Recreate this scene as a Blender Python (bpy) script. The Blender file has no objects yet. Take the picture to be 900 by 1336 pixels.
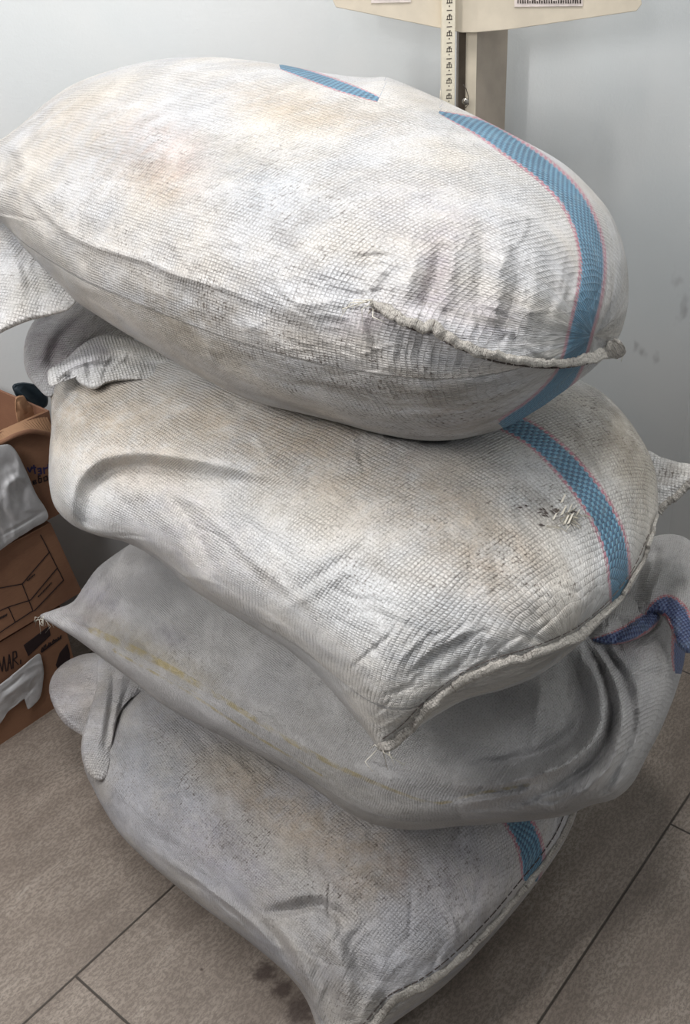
import bpy, math, random
import numpy as np
from mathutils import Vector, Matrix

# ------------------------------------------------------------------ camera
W_, H_ = 900.0, 1336.0
FPX = 1300.0
PITCH = math.radians(32.3)
SR = 0.0585; CR = math.sqrt(1 - SR * SR)
HCAM = 1.5
F = np.array([0, math.cos(PITCH), -math.sin(PITCH)])
R0 = np.array([1.0, 0, 0]); D0 = np.array([0, -math.sin(PITCH), -math.cos(PITCH)])
RX = CR * R0 + SR * D0
DY = CR * D0 - SR * R0
O = np.array([0, 0, HCAM])
scn = bpy.context.scene
C = scn.collection
cd = bpy.data.cameras.new('camera'); cam = bpy.data.objects.new('camera', cd); C.objects.link(cam)
cd.sensor_fit = 'VERTICAL'; cd.sensor_height = 36.0; cd.lens = FPX / H_ * 36.0
cd.clip_start = 0.02
m = Matrix(((RX[0], -DY[0], -F[0], O[0]), (RX[1], -DY[1], -F[1], O[1]), (RX[2], -DY[2], -F[2], O[2]), (0, 0, 0, 1)))
cam.matrix_world = m
scn.camera = cam
scn.view_settings.view_transform = 'Standard'
scn.view_settings.look = 'None'
scn.view_settings.gamma = 1.0
scn.view_settings.use_curve_mapping = False
scn.view_settings.exposure = 0.0

# ------------------------------------------------------------------ light
w = bpy.data.worlds.new('World'); scn.world = w; w.use_nodes = True
w.node_tree.nodes['Background'].inputs[0].default_value = (0.80, 0.87, 1.0, 1)
w.node_tree.nodes['Background'].inputs[1].default_value = 0.07

def area(name, loc, target, sx, sy, power, col):
    ld = bpy.data.lights.new(name, 'AREA'); ld.shape = 'RECTANGLE'; ld.size = sx; ld.size_y = sy
    ld.energy = power; ld.color = col
    o = bpy.data.objects.new(name, ld); C.objects.link(o); o.location = loc
    d = Vector(target) - Vector(loc)
    o.rotation_euler = d.to_track_quat('-Z', 'Y').to_euler()
    return o
def tube_lamp(x, y, z, length, width, power, col):
    o = area('ceiling_lamp', (x, y, z), (x, y, 0), width, length, power, col)
    o.rotation_euler = (0, 0, -math.atan2(0.27 - x, 1.90 - y))
tube_lamp(-0.40, 1.10, 3.15, 0.8, 0.22, 24, (1.0, 0.985, 0.975))
tube_lamp(0.38, 1.15, 3.15, 0.45, 0.20, 17, (1.0, 0.98, 0.96))  # added overhead light, lifts the third sack's mouth and the wall at right
tube_lamp(-1.35, 0.75, 3.05, 0.8, 0.20, 21, (1.0, 0.985, 0.975))
area('front_fill', (-0.75, -0.55, 2.30), (0.2, 1.3, 0.6), 0.30, 0.5, 7, (0.98, 0.98, 1.0))  # added fill for the near faces of the sacks, no known window there
area('shadow_band_light', (-0.95, 0.45, 1.85), (0.5, 2.0, 1.1), 0.04, 0.45, 9, (1.0, 0.98, 0.96))  # added unseen light that throws the column's shadow bands on the wall
area('shadow_band_light', (-1.75, 1.00, 1.85), (0.6, 2.0, 1.1), 0.04, 0.45, 8, (1.0, 0.98, 0.96))  # second added light, for another shadow band

# ------------------------------------------------------------------ ray maths
def rays(x, y):
    x = np.asarray(x, float); y = np.asarray(y, float)
    return F + RX * ((x - 450) / FPX)[..., None] + DY * ((y - 668) / FPX)[..., None]
def at_t(x, y, t):
    return O + rays(x, y) * np.asarray(t)[..., None]
def at_z(x, y, z):
    r = rays(x, y); t = (z - HCAM) / r[..., 2]
    return O + r * t[..., None]
def at_plane(x, y, P, n):
    r = rays(x, y); t = (np.dot(np.asarray(P) - O, n)) / (r @ np.asarray(n, float))
    return O + r * t[..., None]

# ------------------------------------------------------------------ materials
class NT:
    def __init__(s, name):
        s.m = bpy.data.materials.new(name); s.m.use_nodes = True
        s.t = s.m.node_tree; s.n = s.t.nodes; s.l = s.t.links
        s.b = s.n['Principled BSDF']
    def new(s, typ, **k):
        n = s.n.new(typ)
        for a, v in k.items(): setattr(n, a, v)
        return n
    def put(s, sock, v):
        if isinstance(v, bpy.types.NodeSocket): s.l.new(v, sock)
        else: sock.default_value = v
    def math(s, op, a, b=0.0, c=0.0, clamp=False):
        n = s.new('ShaderNodeMath', operation=op, use_clamp=clamp)
        s.put(n.inputs[0], a); s.put(n.inputs[1], b); s.put(n.inputs[2], c)
        return n.outputs[0]
    def mix(s, fac, a, b, blend='MIX'):
        n = s.new('ShaderNodeMix', data_type='RGBA', blend_type=blend)
        s.put(n.inputs[0], fac); s.put(n.inputs[6], a); s.put(n.inputs[7], b)
        return n.outputs[2]
    def noise(s, vec, scale, detail=3, rough=0.55, dist=0.0):
        n = s.new('ShaderNodeTexNoise')
        if vec is not None: s.l.new(vec, n.inputs['Vector'])
        n.inputs['Scale'].default_value = scale; n.inputs['Detail'].default_value = detail
        n.inputs['Roughness'].default_value = rough; n.inputs['Distortion'].default_value = dist
        return n.outputs['Fac']
    def ramp(s, v, lo, hi, a=0.0, b=1.0):
        n = s.new('ShaderNodeMapRange'); n.interpolation_type = 'SMOOTHSTEP'
        s.put(n.inputs[0], v); n.inputs[1].default_value = lo; n.inputs[2].default_value = hi
        n.inputs[3].default_value = a; n.inputs[4].default_value = b
        return n.outputs[0]
    def mapping(s, vec, scale=(1, 1, 1), rot=(0, 0, 0), loc=(0, 0, 0)):
        n = s.new('ShaderNodeMapping'); s.l.new(vec, n.inputs[0])
        n.inputs['Scale'].default_value = scale; n.inputs['Rotation'].default_value = rot; n.inputs['Location'].default_value = loc
        return n.outputs[0]
    def bump(s, h, strength, dist, normal=None):
        n = s.new('ShaderNodeBump'); s.l.new(h, n.inputs['Height'])
        n.inputs['Strength'].default_value = strength; n.inputs['Distance'].default_value = dist
        if normal is not None: s.l.new(normal, n.inputs['Normal'])
        return n.outputs[0]
    def attr(s, name):
        return s.new('ShaderNodeAttribute', attribute_name=name)

def rgb(r, g, b):
    f = lambda c: ((c / 255.0 + 0.055) / 1.055) ** 2.4 if c > 10 else c / 255.0 / 12.92
    return (f(r), f(g), f(b), 1)

def plain(name, col, rough=0.6, metal=0.0, nscale=60, namp=0.06, bump=0.0):
    k = NT(name)
    tc = k.new('ShaderNodeTexCoord').outputs['Object']
    n = k.noise(tc, nscale, 4)
    dark = tuple(c * (1 - namp * 3) for c in col[:3]) + (1,)
    lite = tuple(min(1, c * (1 + namp)) for c in col[:3]) + (1,)
    k.l.new(k.mix(k.ramp(n, .3, .7), dark, lite), k.b.inputs['Base Color'])
    k.b.inputs['Roughness'].default_value = rough; k.b.inputs['Metallic'].default_value = metal
    if bump: k.l.new(k.bump(n, bump, .002), k.b.inputs['Normal'])
    return k.m

def sack_material(name, base, base2, pitch=0.0042, weave=0.35, crinkle=0.5, speck=1.0, blue=(rgb(104, 160, 190), rgb(52, 100, 134)), pink=rgb(190, 104, 130), rough=0.5, seed=0.0):
    k = NT(name)
    uv = k.new('ShaderNodeUVMap', uv_map='uv').outputs[0]
    uvo = k.mapping(uv, loc=(seed, seed * .7, 0))
    sp = k.new('ShaderNodeSeparateXYZ'); k.l.new(uv, sp.inputs[0])
    # threads wobble a little
    wob = k.math('MULTIPLY', k.math('SUBTRACT', k.noise(uvo, 9, 2), .5), 0.014)
    u = k.math('MULTIPLY', k.math('ADD', sp.outputs[0], wob), math.pi / pitch)
    v = k.math('MULTIPLY', k.math('SUBTRACT', sp.outputs[1], wob), math.pi / pitch)
    su = k.math('SINE', u); sv = k.math('SINE', v)
    chk = k.math('MULTIPLY', su, sv)                       # basket cells
    wv = k.math('ABSOLUTE', chk)
    wv = k.math('POWER', wv, .45)
    wmod = k.ramp(k.noise(uvo, 13, 4, .65), .34, .62, .3, 1.0)
    # base colour
    n1 = k.noise(uvo, 5, 4, .6)
    n2 = k.noise(uvo, 28, 4, .65)
    col = k.mix(k.ramp(n1, .35, .68), base, base2)
    col = k.mix(k.ramp(n2, .45, .75, 0, .35), col, tuple(c * .82 for c in base[:3]) + (1,))
    st = k.attr('stain_shade')
    n3 = k.noise(uvo, 70, 5, .75)
    sa = k.math('MULTIPLY', st.outputs['Alpha'], k.ramp(k.math('ADD', k.math('MULTIPLY', n2, .4), k.math('ADD', k.math('MULTIPLY', n1, .3), k.math('MULTIPLY', n3, .3))), .36, .62, .15, 1.0), clamp=True)
    col = k.mix(sa, col, st.outputs['Color'])
    # dirt caught between the threads
    gr = k.attr('grime').outputs['Fac']
    uvs = k.mapping(uvo, scale=(1.0, 0.45, 1))
    spk = k.noise(uvs, 240, 3, .7)
    big = k.noise(uvo, 16, 5, .7)
    dm = k.math('MULTIPLY', k.ramp(spk, .52, .62), k.ramp(big, .42, .60), clamp=True)
    dm = k.math('MULTIPLY', dm, k.math('SUBTRACT', 1.25, wv), clamp=True)
    dm = k.math('MULTIPLY', dm, k.math('ADD', k.math('MULTIPLY', gr, 1.3), .25 * speck), clamp=True)
    col = k.mix(k.math('MULTIPLY', dm, .85), col, rgb(88, 76, 66))
    # smears
    sm = k.noise(k.mapping(uvo, scale=(.6, 1.6, 1), rot=(0, 0, .3)), 11, 6, .72, .6)
    smf = k.math('MULTIPLY', k.ramp(sm, .46, .66), k.math('ADD', k.math('MULTIPLY', gr, .45), .06), clamp=True)
    col = k.mix(smf, col, rgb(138, 130, 120))
    # blue stripe with pink borders
    sd = k.math('ABSOLUTE', k.attr('sd').outputs['Fac'])
    wob2 = k.math('MULTIPLY', chk, .07)
    sdj = k.math('ADD', sd, wob2)
    inb = k.ramp(sdj, .68, .80, 1, 0)
    inp = k.math('MULTIPLY', k.ramp(sdj, .93, 1.04, 1, 0), k.math('SUBTRACT', 1, inb))
    bcol = k.mix(k.ramp(chk, -.15, .15), blue[0], blue[1])
    bcol = k.mix(k.ramp(n2, .5, .8, 0, .4), bcol, rgb(150, 175, 185))
    col = k.mix(k.math('MULTIPLY', inp, k.ramp(chk, -.5, .3, .25, .8)), col, pink)
    col = k.mix(k.math('MULTIPLY', inb, .95), col, bcol)
    # faint yellow woven line
    sd2 = k.math('ABSOLUTE', k.attr('sd2').outputs['Fac'])
    col = k.mix(k.math('MULTIPLY', k.ramp(sd2, .5, 1.0, 1, 0), k.ramp(n2, .38, .62, .05, .7)), col, rgb(190, 172, 112))
    col = k.mix(k.math('MULTIPLY', k.ramp(wv, .25, .8, .20, 0), wmod), col, rgb(110, 104, 98))
    fine = k.noise(k.mapping(uvo, scale=(1, 1, 1), rot=(0, 0, .5)), 420, 2, .7)
    col = k.mix(k.ramp(fine, .50, .66, 0, .42), col, rgb(120, 114, 108))
    k.l.new(col, k.b.inputs['Base Color'])
    k.b.inputs['Roughness'].default_value = rough
    k.b.inputs['Specular IOR Level'].default_value = .45
    k.b.inputs['Subsurface Weight'].default_value = 0.0
    # bump: crinkles then weave
    cr = k.noise(k.mapping(uvo, scale=(1, 1.9, 1)), 42, 6, .62, 1.4)
    cr2 = k.noise(k.mapping(uvo, scale=(1.5, .8, 1), rot=(0, 0, .7)), 14, 4, .6, 1.0)
    rid = k.math('ABSOLUTE', k.math('SUBTRACT', cr, .5))
    b1 = k.bump(k.math('ADD', k.math('MULTIPLY', cr2, .9), k.math('MULTIPLY', rid, 1.6)), min(1, crinkle * 1.5), .010)
    b2 = k.bump(k.math('MULTIPLY', wv, wmod), min(1, weave * 1.7), .0022, b1)
    cr3 = k.noise(k.mapping(uvo, scale=(1.3, 1, 1), rot=(0, 0, .5)), 150, 5, .75, .8)
    b2 = k.bump(k.math('ABSOLUTE', k.math('SUBTRACT', cr3, .5)), .55, .005, b2)
    k.l.new(b2, k.b.inputs['Normal'])
    return k.m

M_A = sack_material('woven_sack_dusty', rgb(212, 213, 216), rgb(220, 214, 206), pitch=.0054, weave=.6, crinkle=.32, seed=.3)
M_B = sack_material('woven_sack_cream', rgb(222, 223, 224), rgb(226, 221, 212), pitch=.0050, weave=.55, crinkle=.3, seed=1.7)
M_C = sack_material('woven_sack_grey', rgb(208, 207, 208), rgb(212, 210, 208), pitch=.003, weave=.5, crinkle=.3, speck=.8, seed=3.1,
                    blue=(rgb(112, 132, 176), rgb(50, 68, 122)), pink=rgb(206, 88, 108), rough=.42)
M_D = sack_material('woven_sack_stained', rgb(208, 208, 213), rgb(216, 211, 204), weave=.45, crinkle=.38, speck=1.6, seed=4.4)
M_THREAD = plain('dark_thread', rgb(84, 76, 72), .8)
M_HEM = sack_material('woven_hem', rgb(222, 217, 208), rgb(204, 198, 190), weave=.4, crinkle=.6, speck=2.5, seed=6.2)
M_FRAY = plain('frayed_tape', rgb(216, 211, 198), .5)

# ------------------------------------------------------------------ object helpers
def tag(o, label=None, cat=None, group=None, kind=None):
    if label: o['label'] = label
    if cat: o['category'] = cat
    if group: o['group'] = group
    if kind: o['kind'] = kind
    return o
def empty(name, loc, label=None, cat=None):
    o = bpy.data.objects.new(name, None); C.objects.link(o); o.location = [float(c) for c in loc]; o.empty_display_size = .05
    return tag(o, label, cat)
def link(name, me, mat, parent=None):
    o = bpy.data.objects.new(name, me); C.objects.link(o)
    if mat is not None:
        for mm in (mat if isinstance(mat, (list, tuple)) else [mat]): me.materials.append(mm)
    if parent is not None:
        off = Vector((0, 0, 0)); p = parent
        while p is not None: off += p.location; p = p.parent
        me.transform(Matrix.Translation(-off)); o.parent = parent
    else:
        n = len(me.vertices); a = np.empty(n * 3, np.float32); me.vertices.foreach_get('co', a); a = a.reshape(-1, 3)
        c = Vector((float((a[:, 0].min() + a[:, 0].max()) / 2), float((a[:, 1].min() + a[:, 1].max()) / 2), float(a[:, 2].min())))
        me.transform(Matrix.Translation(-c)); o.location = c
    return o
def mesh_np(name, V, Fc, smooth=True, uv=None, attrs=None, stain_shade=None):
    me = bpy.data.meshes.new(name)
    Fc = [np.asarray(f, np.int32) for f in Fc if len(f)]
    nl = sum(f.size for f in Fc)
    me.vertices.add(len(V)); me.vertices.foreach_set('co', np.asarray(V, np.float32).ravel())
    me.loops.add(nl); idx = np.concatenate([f.ravel() for f in Fc]); me.loops.foreach_set('vertex_index', idx)
    npoly = sum(len(f) for f in Fc); me.polygons.add(npoly)
    tot = np.concatenate([np.full(len(f), f.shape[1], np.int32) for f in Fc])
    st = np.concatenate([[0], np.cumsum(tot)[:-1]]).astype(np.int32)
    me.polygons.foreach_set('loop_start', st)
    me.update(calc_edges=True)
    me.polygons.foreach_set('use_smooth', np.full(npoly, smooth, bool))
    if uv is not None:
        l = me.uv_layers.new(name='uv'); l.data.foreach_set('uv', np.asarray(uv, np.float32)[idx].ravel())
    for k_, a in (attrs or {}).items():
        at = me.attributes.new(k_, 'FLOAT', 'POINT'); at.data.foreach_set('value', np.asarray(a, np.float32))
    if stain_shade is not None:
        at = me.attributes.new('stain_shade', 'FLOAT_COLOR', 'POINT'); at.data.foreach_set('color', np.asarray(stain_shade, np.float32).ravel())
    me.validate(); me.update()
    return me

# simple polygon builder for hard things
class MB:
    def __init__(s): s.v = []; s.f = []; s.mi = []
    def add(s, vs, fs, mi=0):
        b = len(s.v); s.v += [tuple(float(c) for c in v) for v in vs]; s.f += [tuple(b + i for i in f) for f in fs]; s.mi += [mi] * len(fs)
    def hexa(s, p, mi=0):   # 8 points: 4 bottom ring, 4 top ring
        s.add(p, [(0, 3, 2, 1), (4, 5, 6, 7), (0, 1, 5, 4), (1, 2, 6, 5), (2, 3, 7, 6), (3, 0, 4, 7)], mi)
    def slab(s, poly, off, mi=0):   # planar polygon extruded by vector off
        n = len(poly); off = np.asarray(off)
        vs = [np.asarray(q) for q in poly] + [np.asarray(q) + off for q in poly]
        fs = [tuple(range(n)), tuple(range(2 * n - 1, n - 1, -1))] + [(i, i + n, (i + 1) % n + n, (i + 1) % n) for i in range(n)]
        s.add(vs, fs, mi)
    def tube(s, pts, r, seg=8, mi=0):
        pts = [np.asarray(q, float) for q in pts]; n = len(pts); rs = r if isinstance(r, (list, tuple)) else [r] * n
        vs = []
        for i, q in enumerate(pts):
            t = pts[min(i + 1, n - 1)] - pts[max(i - 1, 0)]; t = t / (np.linalg.norm(t) + 1e-9)
            a = np.cross(t, (0, 0, 1)) if abs(t[2]) < .9 else np.cross(t, (1, 0, 0)); a /= np.linalg.norm(a); b = np.cross(t, a)
            for j in range(seg):
                an = 2 * math.pi * j / seg; vs.append(q + rs[i] * (a * math.cos(an) + b * math.sin(an)))
        fs = [(i * seg + j, i * seg + (j + 1) % seg, (i + 1) * seg + (j + 1) % seg, (i + 1) * seg + j) for i in range(n - 1) for j in range(seg)]
        fs += [tuple(range(seg - 1, -1, -1)), tuple((n - 1) * seg + j for j in range(seg))]
        s.add(vs, fs, mi)
    def build(s, name, mat, parent=None, smooth=False, bevel=0.0):
        me = bpy.data.meshes.new(name); me.from_pydata(s.v, [], s.f); me.update()
        for p, q in zip(me.polygons, s.mi): p.material_index = q; p.use_smooth = smooth
        o = link(name, me, mat, parent)
        if bevel:
            bv = o.modifiers.new('bevel', 'BEVEL'); bv.width = bevel; bv.segments = 2; bv.limit_method = 'ANGLE'
        return o

def spline(P, n, closed=False):
    P = np.asarray(P, float); N = len(P)
    if closed: Q = np.vstack([P[-1:], P, P[:2]]); segs = N
    else: Q = np.vstack([2 * P[:1] - P[1:2], P, 2 * P[-1:] - P[-2:-1]]); segs = N - 1
    out = []
    for i in range(segs):
        p0, p1, p2, p3 = Q[i:i + 4]
        t = np.linspace(0, 1, 24, endpoint=False)[:, None]
        d1 = (p2 - p0) * .5; d2 = (p3 - p1) * .5
        L = np.linalg.norm(p2 - p1)+1e-9
        for d in (d1, d2):
            l = np.linalg.norm(d[:2]) + 1e-9
            if l > L: d *= L / l
        out.append((2 * t**3 - 3 * t**2 + 1) * p1 + (t**3 - 2 * t**2 + t) * d1 + (-2 * t**3 + 3 * t**2) * p2 + (t**3 - t**2) * d2)
    out = np.vstack(out + ([] if closed else [P[-1:]]))
    if closed: out = np.vstack([out, out[:1]])
    s = np.concatenate([[0], np.cumsum(np.linalg.norm(np.diff(out[:, :2], axis=0), axis=1))])
    q = np.linspace(0, s[-1], n + 1)[:-1] if closed else np.linspace(0, s[-1], n)
    return np.stack([np.interp(q, s, out[:, j]) for j in range(out.shape[1])], 1)

def inside(poly, X, Y):
    r = np.zeros(X.shape, bool); n = len(poly); j = n - 1
    for i in range(n):
        xi, yi = poly[i][:2]; xj, yj = poly[j][:2]
        c = (yi > Y) != (yj > Y)
        if yj != yi: r ^= c & (X < (xj - xi) * (Y - yi) / (yj - yi) + xi)
        j = i
    return r

GX0, GY0, GS = -160, -20, 6
GW, GH = 196, 246
gx, gy = np.meshgrid(GX0 + GS * np.arange(GW), GY0 + GS * np.arange(GH))
def poisson(poly):
    mk = inside(poly, gx, gy).astype(float)
    ys, xs = np.where(mk > 0)
    y0, y1, x0, x1 = ys.min() - 2, ys.max() + 3, xs.min() - 2, xs.max() + 3
    y0 = max(y0, 0); x0 = max(x0, 0)
    k = mk[y0:y1, x0:x1]; u = np.zeros_like(k)
    n = int(1.2 * max(k.shape)) ; om = 2 / (1 + math.sin(math.pi / max(k.shape)))
    yy, xx = np.indices(k.shape); red = ((yy + xx) % 2 == 0) * k; blk = k - red
    for it in range(3 * n):
        for c in (red, blk):
            r = np.zeros_like(u)
            r[1:-1, 1:-1] = (u[:-2, 1:-1] + u[2:, 1:-1] + u[1:-1, :-2] + u[1:-1, 2:] + 1 - 4 * u[1:-1, 1:-1]) / 4
            u += om * r * c
    U = np.zeros_like(mk); U[y0:y1, x0:x1] = u / u.max()
    return U, mk
def samp(G, x, y):
    a = np.clip((x - GX0) / GS, 0, GW - 1.001); b = np.clip((y - GY0) / GS, 0, GH - 1.001)
    i = a.astype(int); j = b.astype(int); fa = a - i; fb = b - j
    return (G[j, i] * (1 - fa) + G[j, i + 1] * fa) * (1 - fb) + (G[j + 1, i] * (1 - fa) + G[j + 1, i + 1] * fa) * fb

def poly_dist(pts, x, y):
    """signed distance (left/right) to polyline, parameter along, interpolated third column"""
    P = np.asarray(pts, float); best = np.full(x.shape, 1e9); sg = np.zeros(x.shape); tt = np.zeros(x.shape); wv = np.zeros(x.shape)
    L = np.concatenate([[0], np.cumsum(np.linalg.norm(np.diff(P[:, :2], axis=0), axis=1))])
    for i in range(len(P) - 1):
        a, b = P[i], P[i + 1]; d = b[:2] - a[:2]; l2 = d @ d + 1e-9
        raw = ((x - a[0]) * d[0] + (y - a[1]) * d[1]) / l2
        t = np.clip(raw, 0, 1)
        px = x - a[0] - t * d[0]; py = y - a[1] - t * d[1]
        e = np.hypot(px, py); u = e < best
        best = np.where(u, e, best); sg = np.where(u, np.sign(d[0] * py - d[1] * px), sg)
        tt = np.where(u, (L[i] + t * math.sqrt(l2)) / L[-1], tt)
        if P.shape[1] > 2: wv = np.where(u, a[2] + (b[2] - a[2]) * t, wv)
    return best * sg, tt, wv

def relief(x, y, ridges):
    """ridges: (points, half-width px, height m[, skew]) ; skew>0 sharp on the positive side"""
    h = np.zeros(x.shape)
    for rg in ridges:
        pts, wd, ht = rg[:3]; skew = rg[3] if len(rg) > 3 else 0
        P = np.asarray(pts, float)
        if len(P) > 2: P = spline(P, max(8, 4 * len(P)))
        mg = wd * 3.2
        mk = (x > P[:, 0].min() - mg) & (x < P[:, 0].max() + mg) & (y > P[:, 1].min() - mg) & (y < P[:, 1].max() + mg)
        if not mk.any(): continue
        d, t, _ = poly_dist(P, x[mk], y[mk])
        wl = np.where(d > 0, wd * (1 - .7 * max(skew, 0)), wd * (1 + .7 * min(skew, 0)))
        fade = np.clip(np.sin(np.clip(t, 0, 1) * math.pi), 0, 1) ** .7
        h[mk] += ht * fade * np.exp(-(d / wl) ** 2)
    return h

def crumples(seed, n, poly_or_box, ang, spread, length, width, height, both=True):
    rnd = random.Random(seed); x0, y0, x1, y1 = poly_or_box; out = []
    for _ in range(n):
        x = rnd.uniform(x0, x1); y = rnd.uniform(y0, y1)
        a = math.radians(ang(x, y) if callable(ang) else ang) + math.radians(rnd.gauss(0, spread))
        L = rnd.uniform(.5, 1.3) * length / 2; b = rnd.uniform(-.25, .25) * L
        dx, dy = math.cos(a), math.sin(a)
        s = rnd.choice((-1, 1)) if both else 1
        out.append(([(x - dx * L, y - dy * L), (x - dy * b, y + dx * b), (x + dx * L, y + dy * L)], width * rnd.uniform(.6, 1.5), s * height * rnd.uniform(.3, 1.2), rnd.uniform(-.8, .8)))
    return out

def stains_shade_at(x, y, stains):
    col = np.zeros(x.shape + (4,)); col[..., :3] = .6
    for s in stains:
        cx, cy, rx, ry, an, c, al = s
        ca, sa = math.cos(math.radians(an)), math.sin(math.radians(an))
        u = ((x - cx) * ca + (y - cy) * sa) / rx; v = (-(x - cx) * sa + (y - cy) * ca) / ry
        g = al * np.exp(-(u * u + v * v) ** 1.3)
        na = 1 - (1 - col[..., 3]) * (1 - g)
        f = np.where(na > 1e-5, g / np.maximum(na, 1e-5), 0)
        col[..., :3] += (np.asarray(c[:3]) - col[..., :3]) * f[..., None]; col[..., 3] = na
    return col
def grime_at(x, y, gl):
    g = np.zeros(x.shape)
    for cx, cy, rx, ry, an, al in gl:
        ca, sa = math.cos(math.radians(an)), math.sin(math.radians(an))
        u = ((x - cx) * ca + (y - cy) * sa) / rx; v = (-(x - cx) * sa + (y - cy) * ca) / ry
        g += al * np.exp(-(u * u + v * v))
    return g

class Body:
    """A closed sack-like body: an outline, the plane its widest line lies in, and a filling."""
    def __init__(s, outline, plane, T, Tb=None, power=.5, n=560, rings=110, ridges=(), stains=(), grime=(), stripe=None, stripe2=None,
                 above=None, floor=False, center=None, wob=.8, seed=1, frame=None, min_t=None, top_flat=None):
        s.poly = spline(outline, n, True); s.T = T; s.Tb = T if Tb is None else Tb; s.pw = power
        s.P, s.nrm = np.asarray(plane[0], float), np.asarray(plane[1], float)
        s.ridges = list(ridges); s.above = above or []; s.seed = seed
        s.U, s.mk = poisson(s.poly)
        s.stains, s.grime, s.stripe, s.stripe2, s.floor = stains, grime, stripe, stripe2, floor
        s.center = np.asarray(center if center else s.poly[:, :2].mean(0), float)
        s.n, s.rings, s.wob, s.frame = n, rings, wob, frame
        s.Ub = s.U
    def plane_t(s, x, y):
        r = rays(x, y); return (np.dot(s.P - O, s.nrm)) / (r @ s.nrm)
    def back_t(s, x, y):
        return s.plane_t(x, y) + s.Tb * samp(s.U, x, y) ** s.pw
    def front_t(s, x, y, u=None, rel=True):
        if u is None: u = samp(s.U, x, y)
        t = s.plane_t(x, y) - s.T * u ** s.pw
        if rel: t = t - relief(x, y, s.ridges) * np.clip(u * 18, .2, 1)
        for b in s.above:
            ua = samp(b.U, x, y); lim = b.plane_t(x, y) + b.Tb * ua ** b.pw + .004
            k = np.clip(ua * 40, 0, 1)
            t = np.where(ua > 0, np.maximum(t, t + (lim - t) * k * (lim > t)), t)
        return t
    def mesh(s, name):
        rnd = np.random.RandomState(s.seed)
        n, M = s.n, s.rings
        B = s.poly[:, :2].copy()
        k = np.fft.rfftfreq(n, 1.0 / n); ph = rnd.rand(len(k)) * 6.28
        amp = np.where((k > 10) & (k < 90), 1.0 / (k + 6), 0) * n * s.wob * .5
        wob = np.fft.irfft(amp * np.exp(1j * ph), n)
        tg = np.roll(B, -1, 0) - np.roll(B, 1, 0); tg /= np.linalg.norm(tg, axis=1)[:, None] + 1e-9
        B = B + np.stack([tg[:, 1], -tg[:, 0]], 1) * wob[:, None]
        def ring_uvals(svals):
            pts = s.center + svals[:, None, None] * (B - s.center)
            u = samp(s.U, pts[..., 0], pts[..., 1])
            e0 = .93; ref = s.center + e0 * (B - s.center); ur = samp(s.U, ref[:, 0], ref[:, 1])
            for _ in range(3): ur = (np.roll(ur, 1) + 2 * ur + np.roll(ur, -1)) / 4
            lin = ur[None, :] * ((1 - svals) / (1 - e0))[:, None]
            kk = np.clip((svals - (e0 - .08)) / .08, 0, 1)[:, None]
            return pts, np.maximum(u * (1 - kk) + lin * kk, 0)
        sv = np.sin(np.pi / 2 * np.arange(1, M + 1) / M) ** .9; sv[-1] = 1
        pf, uf = ring_uvals(sv)
        x, y = pf[..., 0], pf[..., 1]
        tf = s.front_t(x, y, uf)
        tf = np.minimum(tf, s.plane_t(x, y) + s.Tb * .97 * uf ** s.pw)
        c = s.center
        tc = s.front_t(np.array([c[0]]), np.array([c[1]]))
        Mb = 26; sb = np.sin(np.pi / 2 * np.arange(1, Mb) / Mb) ** .9
        pb, ub = ring_uvals(sb)
        tb = s.plane_t(pb[..., 0], pb[..., 1]) + s.Tb * ub ** s.pw
        tbc = s.back_t(np.array([c[0]]), np.array([c[1]]))
        X = np.concatenate([[c[0]], x.ravel(), pb[..., 0].ravel(), [c[0]]]); Y = np.concatenate([[c[1]], y.ravel(), pb[..., 1].ravel(), [c[1]]])
        T = np.concatenate([tc, tf.ravel(), tb.ravel(), tbc])
        r = rays(X, Y)
        if s.floor:
            lim = (0.003 - HCAM) / r[:, 2]; T = np.minimum(T, lim)
        lim = (1.985) / r[:, 1]; T = np.minimum(T, lim)
        V = O + r * T[:, None]
        T0 = T.copy(); T0[1:1 + M * n] = s.front_t(x, y, uf, rel=False).ravel(); V0 = O + r * T0[:, None]
        nf = M * n; b0 = 1 + nf
        idx = 1 + np.arange(nf).reshape(M, n); rl = np.roll(idx, -1, 1)
        quads = np.stack([idx[:-1], rl[:-1], rl[1:], idx[1:]], -1).reshape(-1, 4)
        tri = np.stack([np.zeros(n, int), rl[0], idx[0]], -1)
        ib = b0 + np.arange((Mb - 1) * n).reshape(Mb - 1, n); ir = np.roll(ib, -1, 1)
        qb = np.stack([ib[:-1], ib[1:], ir[1:], ir[:-1]], -1).reshape(-1, 4)
        qe = np.stack([ib[-1], idx[-1], rl[-1], ir[-1]], -1)
        last = len(V) - 1
        tb_ = np.stack([np.full(n, last), ib[0], ir[0]], -1)
        quads = quads[:, ::-1]; tri = tri[:, ::-1]; qb = qb[:, ::-1]; qe = qe[:, ::-1]; tb_ = tb_[:, ::-1]
        # cloth coordinates, unrolled round the long axis
        Pc, e1, e2, e3, rad = s.frame
        d = V0 - Pc
        u = d @ e1; a2 = d @ e2; a3 = d @ e3
        if rad is None:
            p1 = np.cross(s.nrm, (0, 0, 1.)); p1 /= np.linalg.norm(p1); p2 = np.cross(s.nrm, p1); u = d @ p1; v = d @ p2
        else:
            v = np.arctan2(a3 / rad[1], a2 / rad[0]) * (rad[0] + rad[1]) * .5
        uv = np.stack([u, v], 1)
        front = np.zeros(len(V), bool); front[:b0] = True
        sd = np.full(len(V), 9.0); sd2 = np.full(len(V), 9.0)
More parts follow.
